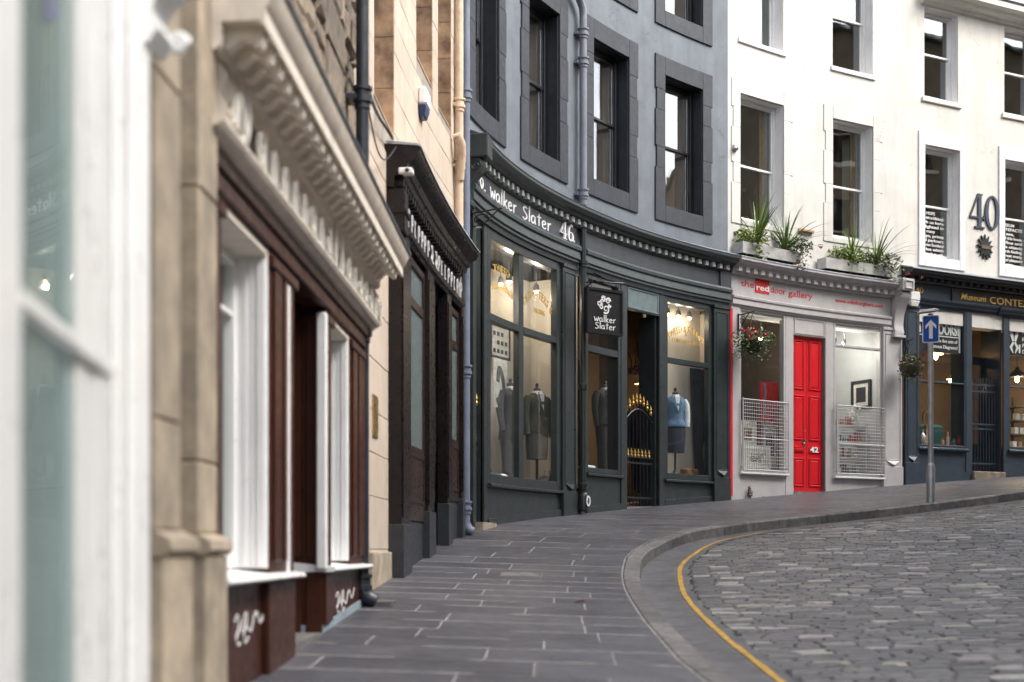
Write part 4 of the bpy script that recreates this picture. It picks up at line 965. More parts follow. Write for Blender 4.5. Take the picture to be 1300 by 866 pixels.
b = MB(); b.sweep([(-.02, 11.0), (.06, 11.02), (.10, 11.07), (.20, 11.10), (.24, 11.16), (.34, 11.20), (.34, 11.30), (-.02, 11.40)], 14.9, 21.6); build(b, 'eaves_cornice', M['white_wall_warm'], H_, smooth=30)
b = MB(); b.sweep([(-.005, 10.98), (.012, 10.98), (.012, 11.0), (-.005, 11.0)], 14.9, 21.6); build(b, 'string_course', M['white_wall_warm'], H_)
b = MB(); b.sweep([(-7, 13.5), (-7, 11.5), (.1, 11.5)], 14.4, 21.6); build(b, 'roof', M['slate'], H_)
b = MB(); b.box(14.41, 14.5, -7, -.31, 0, 11.5); b.box(21.5, 21.6, -7, -.31, 0, 11.5); b.box(14.5, 21.5, -7.1, -7, 0, 11.5); build(b, 'party_wall', M['room_dark'], H_)
b = MB(); P = wallplace(16.25, .002, 6.66, .72, .98); serif4(b, P, .03); build(b, 'house_number', M['navy_print'], H_)
b = MB(); serif0(b, P, .66, .54, .03); build(b, 'house_number', M['navy_print'], H_)
b = MB(); o = (16.70, 6.28); k = 13; pts = []
for i in range(2 * k): a = math.pi * i / k; rr = .27 if i % 2 == 0 else .155; pts.append((o[0] + rr * .88 * math.sin(a), o[1] + rr * math.cos(a)))
vs = [W(o[0], .04, o[1])] + [W(x, .034, z) for x, z in pts] + [W(x, .003, z) for x, z in pts]; nn = 2 * k
b.add(vs, [(0, 1 + i, 1 + (i + 1) % nn) for i in range(nn)] + [(1 + i, 1 + nn + i, 1 + nn + (i + 1) % nn, 1 + (i + 1) % nn) for i in range(nn)])
st = build(b, 'starburst', M['museum_black'], H_)
b = MB(); b.box(16.58, 16.83, .041, .048, 6.245, 6.315); build(b, 'nameplate', M['room_dark'], st)
U = M['museum']; K_ = M['museum_black']
b = MB(); b.sweep([(0, 5.36), (.10, 5.36), (.12, 5.39), (.12, 5.455), (.20, 5.46), (.22, 5.50), (.28, 5.51), (.32, 5.55), (.32, 5.58), (-.02, 5.66)], 14.36, 21.6)
cor = build(b, 'cornice', K_, H_, smooth=30); dentils(cor, 14.45, 20, .205, .09, .115, .185, 5.395, 5.457, M['plinth_grey'])
b = MB(); b.sweep([(-.005, 5.665), (.30, 5.585), (.345, 5.56), (.35, 5.57), (.31, 5.60), (.0, 5.69)], 14.34, 21.6, step=.22); build(b, 'lead_flashing', M['lead'], H_)
b = MB(); b.box(14.45, 15.68, .0, .05, 5.09, 5.365, step=.3); b.box(15.681, 21.5, .0, .04, 5.06, 5.365, step=.4); build(b, 'fascia', U, H_)
b = MB(); b.box(15.70, 20.4, .041, .085, 5.07, 5.35, step=.3); build(b, 'name_board', K_, H_, bevel=.008)
b = MB(); write(b, 'Museum', 15.93, 5.13, .087, .17, shear=.25, bold=.012, width=.72, th=.012)
build(b, 'lettering', M['gold'], H_)
b = MB(); write(b, 'CONTEXT', 16.76, 5.11, .087, .20, bold=.004, width=1.32, th=.012); build(b, 'lettering', M['gold'], H_)
b = MB(); write(b, '40', 14.70, 5.16, .052, .17, bold=.01, width=.21, th=.012); build(b, 'house_number', M['gold'], H_)
PR = [(0, 4.90), (.04, 4.90), (.05, 4.94), (.08, 4.95), (.09, 5.00), (.125, 5.03), (.13, 5.06), (.05, 5.085), (0, 5.085)]
b = MB(); b.sweep(PR, 14.45, 17.0); build(b, 'architrave', U, H_, smooth=30)
b = MB(); b.sweep([(n + .02, z - .02) for n, z in PR], 17.03, 21.5); build(b, 'architrave', U, H_, smooth=30)
pilaster(H_, 14.42, 14.80, .06, 4.90, U, 1.75); pilaster(H_, 16.14, 16.31, .04, 4.90, U, 1.9); pilaster(H_, 17.22, 17.36, .04, 4.90, U, 2.0); pilaster(H_, 19.0, 19.4, .06, 4.9, U, 2.1); pilaster(H_, 21.1, 21.5, .06, 4.9, U, 2.3)
wl = shop_window(H_, 14.80, 16.14, 2.09, 4.91, U, M['glass_shop'], trans=(3.40,), fw=.04, tw=.035, mw=.03)
wr = shop_window(H_, 17.36, 19.0, 2.12, 4.91, U, M['glass_shop'], trans=(3.42,), fw=.05, tw=.035)
shop_window(H_, 19.4, 21.1, 2.3, 4.91, U, M['glass_shop'], trans=(3.5,), fw=.05, tw=.04)
for s0, s1, z in ((14.80, 16.14, 2.0), (17.36, 19.0, 2.03), (19.4, 21.1, 2.2)):
    b = MB(); b.rake(s0, s1, -.02, .02, FOOT, z); band(b, s0, s1, .021, .04, -.05, .18); build(b, 'stall_riser', U, H_)
    b = MB(); b.sweep([(0, z), (.07, z + .005), (.10, z + .03), (.10, z + .055), (.06, z + .08), (0, z + .085)], s0 - .02, s1 + .02); build(b, 'sill', U, H_, smooth=40)
# recessed door
for x in (16.32, 17.17): b = MB(); b.box(x, x + .04, -.55, -.02, 1.3, 4.9); build(b, 'door_lining', U, H_)
b = MB(); frame(b, 16.37, 17.16, 1.68, 4.0, -.50, -.45, .10, wb=.55); b.box(16.37, 17.16, -.5, -.45, 4.0, 4.07); d_ = build(b, 'door', M['plinth_grey'], H_)
pane(d_, 16.46, 17.07, 2.22, 3.91, -.47, M['glass_shop']); pane(d_, 16.37, 17.16, 4.07, 4.9, -.47, M['glass_shop'])
b = MB(); b.rake(16.30, 17.24, -.6, .10, FOOT, 1.62); tag(build(b, 'door_step', M['rubble'], None, W(16.8, .1, ZG(16.8)), bevel=.02), 'rough dark stone step before the museum shop door', 'doorstep')
t = thing('iron_gate', 'dark barred gate across the doorway of the museum shop', 'gate', W(16.77, -.12, 1.64))
for z in (1.78, 2.5, 2.60, 3.28, 3.42): b = MB(); b.box(16.38, 17.15, -.14, -.115, z, z + .035); build(b, 'rail', U, t)
for i in range(10): s = 16.40 + .082 * i; b = MB(); b.tube([W(s, -.128, 1.66), W(s, -.128, 3.58)], .010, 6); build(b, 'bar', U, t)
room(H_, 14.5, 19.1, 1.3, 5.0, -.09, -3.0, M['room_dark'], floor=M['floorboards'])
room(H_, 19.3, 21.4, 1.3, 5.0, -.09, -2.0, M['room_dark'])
b = MB(); b.box(14.84, 16.1, -.7, -.1, 1.4, 2.12); build(b, 'display_floor', M['floorboards'], H_)
b = MB(); b.box(17.4, 18.9, -.7, -.1, 1.4, 2.16); build(b, 'display_floor', M['floorboards'], H_)
# painted window boards: DOORS!
b = MB(); b.box(14.86, 16.09, -.075, -.05, 4.02, 4.72); pb = build(b, 'window_board', K_, H_)
b = MB(); write(b, 'DOORS!', 15.30, 4.40, -.0485, .28, bold=.035, width=.72); build(b, 'lettering', M['white_print'], pb)
b = MB(); write(b, 'DOORS!', 15.33, 4.405, -.0445, .28, bold=-.03, width=.70); build(b, 'lettering', K_, pb)
b = MB(); b.box(14.92, 16.06, -.0495, -.046, 4.345, 4.365); write(b, 'to make five sets of', 15.20, 4.23, -.0485, .10, bold=.01, width=.78); write(b, 'famous Diagrams!', 15.24, 4.11, -.0485, .10, bold=.01, width=.74); b.box(16.02, 16.06, -.0495, -.046, 4.05, 4.68); b.box(14.90, 14.95, -.0495, -.046, 4.4, 4.68); build(b, 'lettering', M['white_print'], pb)
b = MB(); b.box(17.42, 18.9, -.075, -.05, 4.10, 4.82); pb = build(b, 'window_board', K_, H_)
b = MB(); PP = lambda x, y, q: W(17.62 + x, -.0485 + q, 4.42 + y)
for sx in (-1, 1):
    b.strip([(sx * .03, -.02), (sx * .07, .12), (sx * .13, .33)], [.05, .09, .03], PP, .004); b.strip([(sx * .02, -.04), (sx * .10, -.15), (sx * .03, -.27)], [.05, .07, .02], PP, .004); b.strip([(sx * .16, -.08), (sx * .16, -.26)], .045, PP, .004)
for q, ln in enumerate(('Arts', 'Regalia', 'Relics', 'Paintings', 'Dioramas')): write(b, ln, 17.86, 4.68 - q * .13, -.0485, .11, bold=.01, width=.5)
build(b, 'lettering', M['white_print'], pb)
# things in the museum windows
def pendant(label, s, n, z, mat_shade, rad, ztop, group=None, lit=True, energy=0):
    t = thing('pendant_lamp', label, 'lamp', W(s, n, z), group)
    b = MB(); b.tube([W(s, n, ztop), W(s, n, z + rad * .9)], .008, 6); build(b, 'cord', M['plastic_black'], t)
    b = MB(); b.lathe(W(s, n, z), [(rad, 0), (rad * .98, .015), (rad * .5, rad * .55), (rad * .22, rad * .75), (rad * .2, rad * 1.0)], 18); build(b, 'shade', mat_shade, t, smooth=50)
    b = MB(); b.ball(W(s, n, z - .05), .045, 10, 6, sz=1.4); build(b, 'bulb', M['bulb'], t, smooth=90)
    if energy:
        l = bpy.data.lights.new('bulb_light', 'POINT'); l.energy = energy; l.color = (1, .72, .42); l.shadow_soft_size = .06
        o = bpy.data.objects.new('bulb_light', l); COL.objects.link(o); o.parent = t; o.location = Vector(W(s, n + .08, z - .16)) - Vector(ORG[t.name])
    return t
pendant('black shaded pendant with a glowing bulb in the window at the right edge', S(1291, -.5), -.5, 3.72, M['museum_black'], .22, 4.98, energy=14)
pendant('small glowing lamp behind the glass just right of the one way sign pole', S(1207, -1.6), -1.6, 3.75, M['shade_cream'], .10, 4.98, energy=10)
pendant('warm shaded lamp half hidden behind the one way sign pole', S(1188, -1.0), -1.0, 4.15, M['bulb_soft'], .16, 4.98)
for px, wd_, ht, col_, lb in ((1171, .16, .34, 'steel', 'silver round trophy low in the museum window behind the sign pole'), (1196, .10, .2, 'goods_kraft', 'small brown ornament on the museum window ledge'), (1203, .07, .32, 'paper', 'pale slim bottle on the museum window ledge'), (1211, .12, .18, 'goods_teal', 'teal jar on the museum window ledge'), (1218, .09, .26, 'goods_red', 'red tin on the museum window ledge beside the doorpost')):
    s = S(px, -.3); b = MB(); b.lathe(W(s, -.3, 2.121), [(wd_ * .35, 0), (wd_ * .5, ht * .25), (wd_ * .5, ht * .6), (wd_ * .2, ht * .8), (wd_ * .25, ht)], 12); tag(build(b, 'ornament', M[col_], None, W(s, -.3, 2.121), smooth=40), lb, 'ornament')
t = thing('ring_ornament', 'brass hoop mirror in the museum window left of the sign pole', 'mirror', W(S(1177, -.35), -.35, 2.62))
b = MB(); s = S(1177, -.35); b.strip([(.13 * math.cos(2 * math.pi * i / 20), .15 * math.sin(2 * math.pi * i / 20)) for i in range(21)], .04, lambda x, y, q: W(s + x, -.35 + q, 2.70 + y), .03); build(b, 'hoop', M['brass'], t); b = MB(); b.box(s - .05, s + .05, -.4, -.33, 2.12, 2.55); build(b, 'stand', M['goods_kraft'], t)
t = thing('armchair', 'teal velvet seat glimpsed through the museum shop gate', 'chair', W(16.75, -1.2, 1.32))
b = MB(); b.box(16.3, 17.3, -1.7, -1.1, 2.0, 2.25); build(b, 'seat', M['teal'], t, bevel=.06); b = MB(); b.box(16.3, 17.3, -1.9, -1.7, 1.9, 2.75); build(b, 'backrest', M['teal'], t, bevel=.06)
for s in (16.35, 17.2): b = MB(); b.box(s, s + .08, -1.2, -1.12, 1.31, 2.0); build(b, 'leg', M['floorboards'], t)
t = thing('display_tower', 'dark tiered stand of labelled jars at the right edge window', 'display stand', W(S(1290, -.5), -.5, 2.16)); s = S(1290, -.5)
for k in range(4): b = MB(); b.box(s - .3 + .05 * k, s + .3 - .05 * k, -.75, -.35, 2.16 + .3 * k, 2.19 + .3 * k); build(b, 'shelf', M['room_dark'], t)
b = MB(); b.tube([W(s, -.6, 2.16), W(s, -.6, 3.3)], .03, 8); build(b, 'post', M['museum_black'], t)
r = random.Random(8)
for k in range(3):
    for q in range(3):
        x = s - .2 + .05 * k + .17 * q; b = MB(); b.box(x, x + .11, -.5, -.4, 2.192 + .3 * k, 2.33 + .3 * k); cc = r.choice(['paper', 'goods_kraft', 'goods_grey'])
        tag(build(b, 'labelled_box', M[cc], None, W(x, -.45, 2.192 + .3 * k)), f'{["left", "middle", "right"][q]} small box on the {["lowest", "second", "third"][k]} tier of the dark stand at the right edge', 'box', 'boxes on the tiered stand')
# alarm boxes
def alarm(label, s, n, z, w_, h_, lowmat):
    t = thing('alarm_box', label, 'alarm box', W(s, n, z))
    b = MB(); b.box(s - w_ / 2, s + w_ / 2, .0 + n, n + .09, z + h_ * .38, z + h_); b.v = b.v; build(b, 'cover', M['plastic_white'], t, bevel=.02)
    b = MB(); b.add([W(s - w_ * .5, n, z + h_ * .375), W(s + w_ * .5, n, z + h_ * .375), W(s + w_ * .5, n + .085, z + h_ * .375), W(s - w_ * .5, n + .085, z + h_ * .375), W(s - w_ * .32, n, z), W(s + w_ * .32, n, z), W(s + w_ * .32, n + .06, z), W(s - w_ * .32, n + .06, z)], [(0, 1, 2, 3), (7, 6, 5, 4), (0, 4, 5, 1), (1, 5, 6, 2), (2, 6, 7, 3), (3, 7, 4, 0)])
    build(b, 'strobe', lowmat, t, bevel=.012)
alarm('white shield shaped alarm box above the sign at the pale shopfront corner', 14.60, .065, 4.86, .28, .30, M['plastic_white'])
alarm('white alarm box with blue underside high on the buff stone wall', -2.30, .005, 4.60, .32, .30, M['plastic_blue'])
# ------------------------------------------------------------------ buff ashlar building with the black-brown shopfront
C_ = thing('town_house', 'buff sandstone building above the near black shopfront with silver letters', 'building', W(-3, 0, ZG(-3)))
CS0, CS1 = -5.62, .615
CW = [(-5.35, -4.02), (-2.55, -1.42), (-1.05, -.10)]
hol = [(-5.35, -4.02, 3.92, 8.0), (-2.55, -1.42, 5.22, 8.0), (-1.05, -.10, 5.14, 8.0), (-4.3, .06, -.6, 3.0)]
wall(C_, CS0, CS1, -.6, 10.8, hol, M['mortar'], n=-.012)
stones(C_, CS0, CS1, 3.62, 7.6, M['ashlar'], (.30, .40), (.7, 1.1), .004, hol, c=.004, gap=.0025, seed=4, vary=.0015)
stones(C_, CS0, -4.28, -.42, 3.62, M['ashlar'], (.36, .46), (.7, 1.3), .004, [hol[0]], c=.004, gap=.0025, seed=5, vary=.0015)
b = MB(); b.rake(CS0, -4.3, -.01, .04, FOOT, -.02); build(b, 'base_course', M['pil_stone'], C_, bevel=.01)
for (a, e, z0, z1) in hol[:3]:
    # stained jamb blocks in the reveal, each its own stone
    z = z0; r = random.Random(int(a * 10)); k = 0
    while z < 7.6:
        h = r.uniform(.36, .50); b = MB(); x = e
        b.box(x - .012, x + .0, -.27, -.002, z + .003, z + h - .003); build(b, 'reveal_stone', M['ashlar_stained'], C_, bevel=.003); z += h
    b = MB(); b.sweep([(-.26, z0 + .10), (-.26, z0 - .01), (-.002, z0 - .01), (-.002, z0 + .0), (-.06, z0 + .02), (-.16, z0 + .08)], a + .001, e - .013); build(b, 'window_sill', M['ashlar'], C_, smooth=40)
    sash_window(C_, a + .012, e - .03, z0 + .1, z1 - .012, z0 + 1.2, .20, M['white_gloss'], M['glass_upper'], M['room_dark'])
b = MB(); b.sweep([(-7, 13), (-7, 10.8), (.1, 10.8)], CS0, CS1); build(b, 'roof', M['slate'], C_)
b = MB(); b.box(CS0, CS0 + .1, -7, -.33, -1, 10.8); b.box(CS1 - .1, CS1, -7, -.33, -1, 10.8); b.box(CS0, CS1, -7.1, -7, -1, 10.8); build(b, 'party_wall', M['room_dark'], C_)
# shopfront
DK = M['blackbrown']; c0, c1 = -4.56, .10
b = MB(); b.sweep([(0, 3.30), (.07, 3.30), (.08, 3.34), (.08, 3.40), (.155, 3.41), (.17, 3.46), (.19, 3.47), (.21, 3.53), (.27, 3.56), (.31, 3.62), (.31, 3.655), (.29, 3.67), (-.01, 3.69)], c0, c1, step=.4)
cor = build(b, 'cornice', DK, C_, smooth=30)
b = MB(); b.sweep([(0, 3.692), (.29, 3.672), (.325, 3.658), (.325, 3.67), (.29, 3.69), (0, 3.72)], c0 - .01, c1 + .01, step=.4); build(b, 'lead_flashing', M['pale_lead'], C_)
dentils(cor, c0 + .1, c1 - .1, .16, .085, .075, .15, 3.335, 3.405, DK)
b = MB(); b.box(c0 + .05, c1 - .03, 0, .05, 3.06, 3.299); build(b, 'fascia', DK, C_)
b = MB(); b.sweep([(0, 2.96), (.10, 2.96), (.115, 2.99), (.14, 3.0), (.145, 3.045), (.12, 3.06), (0, 3.06)], c0 + .04, c1); build(b, 'architrave', DK, C_, smooth=30)
b = MB(); b.box(c0 + .02, c0 + .31, 0, .17, 2.90, 3.295); b.box(c0 - .0, c0 + .33, 0, .19, 3.06, 3.11); build(b, 'block', DK, C_, bevel=.01)
# raised silver ornaments and letters along the fascia
r = random.Random(21); s = c0 + .42; k = 0
while s < c1 - .25:
    b = MB(); P = wallplace(s, .118, 3.075, .175, .95)
    if k in (0, 8, 9, 18): b.strip(spline([(0, .1), (.3, .5), (.1, .9), (.5, .95), (.7, .5), (.4, .1), (.9, .05)]), [.16] * 24 + [.1], P, .010)
    elif r.random() < .75: b.strip(spline([(.05, .0), (.1, .8), (.4, .95), (.55, .6), (.1, .45)]), .17, P, .010)
    else: b.strip([(.1, 0), (.12, .95)], .18, P, .010); b.strip([(.1, .05), (.5, .1)], .12, P, .009); b.strip([(.12, .9), (.45, .88)], .10, P, .008)
    build(b, 'fascia_letter', M['silver_letter'], C_); s += r.uniform(.20, .27) if k not in (8,) else .3; k += 1
def cpil(s0, s1, n1, ztop): 
    b = MB(); b.rake(s0, s1, 0, n1, lambda s: ZG(s) + .47, ztop); b.rake(s0 + .02, s1 - .02, n1, n1 + .012, lambda s: ZG(s) + .55, ztop - .1); build(b, 'pilaster', DK, C_, bevel=.006)
    b = MB(); b.rake(s0 - .01, s1 + .01, 0, n1 + .02, FOOT, ZG((s0 + s1) / 2) + .47); build(b, 'plinth', M['plinth_grey'], C_, bevel=.006)
sp = [S(x, .10) for x in (509, 517, 541, 549, 566, 571, 584, 590)]
cpil(-4.42, sp[1], .13, 2.96)
cpil(sp[2], sp[3], .12, 2.96); cpil(sp[4], sp[5], .12, 2.96); cpil(sp[6], .09, .12, 2.96)
def cbay(s0, s1, gl, zt, mat, far=True):
    b = MB(); b.box(s0, s1, -.06, -.0, zt + .02, 2.96); fr = None
    f = MB(); frame(f, s0, s1, ZG(s0) + .50, 2.90, -.06, .085, .06, wb=.75, wt=.08); f.box(s0 + .06, s1 - .06, -.055, .08, 2.42, 2.52)
    fo = build(f, 'shop_window', mat, C_, bevel=.006)
    pane(fo, s0 + .066, s1 - .066, ZG(s0) + 1.24, 2.425, .070, gl); pane(fo, s0 + .056, s1 - .056, 2.515, 2.825, .070, gl)
    f = MB(); frame(f, s0 + .1, s1 - .1, ZG(s1) + .56, ZG(s0) + 1.17, .086, .098, .03); build(f, 'panel', mat, fo)
    f = MB(); f.rake(s0, s1, -.05, .07, FOOT, ZG(s0) + .5); build(f, 'plinth', M['plinth_grey'], C_, bevel=.006)
cbay(sp[1], sp[2], M['glass_hazed'], 2.9, M['dark_wood']); cbay(sp[5], sp[6], M['glass_hazed'], 2.9, M['dark_wood'])
b = MB(); b.box(sp[3], sp[4], -.20, -.15, ZG(sp[3]) - .05, 2.42); d_ = build(b, 'door', M['dark_wood'], C_, bevel=.005)
b = MB(); frame(b, sp[3] + .1, sp[4] - .1, ZG(sp[3]) + .3, ZG(sp[3]) + 1.0, -.149, -.13, .04); frame(b, sp[3] + .1, sp[4] - .1, ZG(sp[3]) + 1.15, 2.3, -.149, -.13, .04); build(b, 'panel_moulding', M['dark_wood'], d_)
b = MB(); b.tube([W(sp[4] - .3, -.15, 1.55), W(sp[4] - .3, -.11, 1.55)], .075, 16); b.ball(W(sp[4] - .3, -.08, 1.55), .045, 12, 8); build(b, 'handle', M['chrome'], d_, smooth=40)
f = MB(); frame(f, sp[3], sp[4], 2.44, 2.92, -.2, -.10, .05); fo = build(f, 'fanlight', M['dark_wood'], C_); pane(fo, sp[3] + .045, sp[4] - .045, 2.485, 2.875, -.15, M['glass_shop'])
room(C_, -4.2, .0, -.4, 3.0, -.22, -3, M['room_pale'])
t = thing('security_camera', 'white boxy camera under the near end of the black brown cornice', 'camera', W(c0 + .1, .17, 3.42)); b = MB(); b.box(c0 - .04, c0 + .08, .12, .25, 3.41, 3.465); build(b, 'housing', M['plastic_white'], t, bevel=.01); b = MB(); b.tube([W(c0 - .05, .2, 3.437), W(c0 - .04, .2, 3.437)], .02, 8); build(b, 'lens', M['plastic_black'], t)
b = MB(); b.box(-5.47, -5.17, .005, .02, .96, 1.32, step=9); tag(build(b, 'wall_plaque', M['brass'], None, W(-5.3, .01, .96), bevel=.004), 'small brass plate on the buff stone strip beside the black drainpipe', 'plaque')
pc = drainpipe('peeling cream drainpipe on the buff stone beside the blue grey one', M['pipe_cream'], .08, .07, 3.75, 10.6, .05, 'drainpipes on the facades', (4.75, 5.5, 7.2), shoe=False)
b = MB(); b.tube([W(-.14, .03, 5.02), W(-.14, .10, 5.05), W(-.08, .12, 4.95), W(-.02, .12, 4.85), W(.02, .10, 4.7), W(.05, .09, 4.55)], [.04, .05, .06, .05, .05, .045], 10); build(b, 'inlet', M['pipe_cream'], pc, smooth=50)
# loose cable
t = thing('cable', 'loose black cables sagging from the black drainpipe to the dark shop cornice', 'cable', W(-5.0, .05, 3.7))
pts = [W(-6.6 + 2.05 * u, .10 - .04 * u, 3.62 + .12 * u - .12 * math.sin(math.pi * u) * (1 - u)) for u in [i / 12 for i in range(13)]]
b = MB(); b.tube(pts, .014, 6); build(b, 'wire', M['plastic_black'], t)
pts = [W(-6.6 + 2.1 * u, .10, 3.55 + .14 * u - .42 * math.sin(math.pi * u) * (1 - u * .4)) for u in [i / 14 for i in range(15)]]
b = MB(); b.tube(pts, .007, 5); build(b, 'wire', M['plastic_black'], t)
# ------------------------------------------------------------------ sandstone building with the brown shopfront
B_ = thing('town_house', 'rubble stone building over the low chocolate brown shopfront with cream cornice', 'building', W(-9, 0, ZG(-9)))
bs = lambda px, n=.15: S(px, n)
b0, b1 = S(277, .22), -5.64
w1a, w1b, p1b, rec1, w2a, w2b, e1 = bs(281), bs(342), bs(373), bs(413.5), bs(420.5), bs(444), bs(463)
hol = [(w1a, w1b, -.15, 1.56), (p1b, rec1, -1.2, 1.56), (w2a, w2b, -.135, 1.56)]
wall(B_, -13.6, b1, -1.4, 9.0, hol, M['mortar_dark'], n=-.02)
stones(B_, b0 - .6, -8.08, 2.16, 4.9, M['rubble'], (.16, .30), (.22, .55), .035, jit=.016, c=.03, gap=.008, seed=9, vary=.022)
stones(B_, -8.06, -7.22, 2.16, 4.9, M['rubble'], (.26, .36), (.84, .85), .04, jit=.01, c=.022, gap=.007, seed=10, vary=.01)
stones(B_, -7.20, -6.55, 2.16, 5.2, M['rubble'], (.12, .30), (.25, .5), .035, jit=.016, c=.03, gap=.008, seed=12, vary=.02)
stones(B_, -6.54, b1 - .0, 2.2, 5.2, M['ashlar'], (.30, .42), (.5, .9), .006, c=.005, gap=.003, seed=13, vary=.002)
stones(B_, bs(462, 0) - .1, b1, -.5, 2.2, M['ashlar'], (.36, .46), (.5, .9), .006, c=.005, gap=.003, seed=14, vary=.002)
b = MB(); b.sweep([(-7, 12), (-7, 9.0), (.1, 9.0)], -13.6, b1); build(b, 'roof', M['slate'], B_)
b = MB(); b.box(-13.6, -13.5, -7, -.33, -1.5, 9); b.box(b1 - .1, b1, -7, -.33, -1.5, 9); b.box(-13.6, b1, -7.1, -7, -1.5, 9); build(b, 'party_wall', M['room_dark'], B_)
BR, CR, WH = M['brown_gloss'], M['cream_trim'], M['white_gloss']
cs0, cs1 = b0 - .1, -6.93
b = MB(); b.sweep([(0, 1.93), (.235, 1.93), (.25, 1.945), (.255, 1.965), (.255, 2.035), (.405, 2.04), (.41, 2.02), (.425, 2.02), (.425, 2.085), (.44, 2.10), (.455, 2.135), (.47, 2.165), (.47, 2.19), (.0, 2.23)], cs0, cs1); cor = build(b, 'cornice', CR, B_, smooth=30)
b = MB(); x = cs0
b.sweep([(0, 2.231), (.465, 2.192), (.48, 2.178), (.486, 2.19), (.47, 2.212), (0, 2.26)], cs0, cs1 + .02)
build(b, 'lead_flashing', M['lead'], B_)
mp = [(.25, 2.036), (.40, 2.036), (.403, 2.0), (.393, 1.972), (.37, 1.966), (.352, 1.985), (.335, 2.0), (.315, 1.998), (.295, 1.975), (.275, 1.958), (.25, 1.955)]
s = cs0 + .08; first = None
while s < cs1 - .12:
    b = MB(); b.sweep(mp, s, s + .075); build(b, 'modillion', M['modillion'], cor, smooth=40); s += .182
b = MB(); b.box(cs0, e1 + .35, 0, .165, 1.66, 1.929); build(b, 'fascia', M['fascia_brown'], B_)
PR = [(.05, 1.622), (.215, 1.622), (.225, 1.638), (.25, 1.645), (.262, 1.665), (.262, 1.676), (.165, 1.682), (.05, 1.682)]
b = MB(); b.sweep(PR, cs0, e1 + .05); build(b, 'architrave', CR, B_, smooth=30)
b = MB(); b.box(cs0, e1, .0, .17, 1.47, 1.621); b.box(cs0, e1, .1705, .19, 1.55, 1.62); build(b, 'lintel', BR, B_, bevel=.006)
# raised pale letters (too soft in the photograph to read) as upright strokes and loops
r = random.Random(31); s = b0 + .28; k = 0
while s < e1 + .1:
    b = MB(); P = wallplace(s, .232, 1.684, .20, 1.0)
    if k == 0: b.strip(spline([(-.6, .1), (-.2, .9), (.3, .2), (.1, -.1), (.6, .5), (.5, 1.15)]), .24, P, .03); s += .12
    elif k in (9, 10): b.strip([(.2, -.02), (.2, 1.25)], .22, P, .022)
    elif r.random() < .55: b.strip(scroll(.3, .42, .36, 1.0, 1.57, flip=r.choice((1, -1))), .15, P, .018); b.strip([(.62, .02), (.62, .9)], .13, P, .019)
    else: b.strip([(.15, 0), (.15, r.choice((.75, 1.2)))], .16, P, .018); b.strip(spline([(.15, .5), (.38, .78), (.6, .6), (.6, .02)]), .13, P, .019)
    build(b, 'fascia_letter', M['pale_letter'], B_); s += .27; k += 1
b = MB(); b.sweep([(.165, 1.68), (.22, 1.68), (.25, 1.74), (.215, 1.80), (.25, 1.87), (.22, 1.925), (.165, 1.928)], b0 + .03, b0 + .20); build(b, 'console', CR, B_, smooth=40)
b = MB(); b.sweep([(.165, 1.68), (.22, 1.68), (.25, 1.74), (.215, 1.80), (.25, 1.87), (.22, 1.925), (.165, 1.928)], e1 - .12, e1 + .05); build(b, 'console', CR, B_, smooth=40)
def bpil(s0, s1, bead=None, zb=-.15, n1=.15, nb=0.0):
    b = MB(); b.box(s0, s1, nb, n1, zb, 1.469); x = s1 - s0
    b.box(s0 + x * .12, s0 + x * .40, n1, n1 + .014, zb + .09, 1.42); b.box(s0 + x * .5, s1 - x * .12, n1, n1 + .014, zb + .09, 1.42) if x > .35 else None
    b.box(s0 - .01, s1 + .01, nb, n1 + .025, 1.38, 1.44); build(b, 'pilaster', BR, B_, bevel=.008)
    if bead: b = MB(); b.box(bead, bead + .05, n1 + .0005, n1 + .02, zb + .03, 1.37); build(b, 'bead', WH, B_, bevel=.006)
bpil(w1b, p1b, bead=w1b + (p1b - w1b) * .62); bpil(rec1, w2a, zb=-.135); bpil(w2b, e1, zb=-.135)
bpil(w1a - .12, w1a, zb=-.15)
b = MB(); b.box(rec1 - .06, rec1 - .002, .1, .165, -.12, 1.44); build(b, 'bead', WH, B_, bevel=.01)
# door recess: jamb with moulded panels facing down the street, door deep inside
b = MB(); b.box(rec1, rec1 + .06, -.9, .0, -1.0, 1.56); 
build(b, 'door_jamb', BR, B_)
for n0, n1 in ((-.5, -.24), (-.19, .0), (.03, .13)):
    b = MB(); b.box(rec1 - .012, rec1 - .0005, n0, n1, -.05, 1.40); build(b, 'jamb_panel', BR, B_, bevel=.008)
    b = MB(); b.box(rec1 - .012, rec1 - .0005, n0, n1, -.55, -.14); build(b, 'jamb_panel', BR, B_, bevel=.008)
b = MB(); b.box(p1b, rec1, -.62, -.56, -.56, 1.15); d_ = build(b, 'door', BR, B_); b = MB(); frame(b, p1b + .1, rec1 - .1, .0, 1.05, -.559, -.54, .05); build(b, 'panel_moulding', BR, d_)
b = MB(); b.box(p1b, rec1, -.62, -.56, 1.16, 1.56); build(b, 'fanlight', M['dark_glass'], B_); b = MB(); b.box(p1b, rec1, -.6, .1, 1.55, 1.56); build(b, 'soffit', BR, B_)
b = MB(); b.box(p1b - .02, p1b, -.9, .0, -1.0, 1.56); build(b, 'door_jamb', BR, B_)
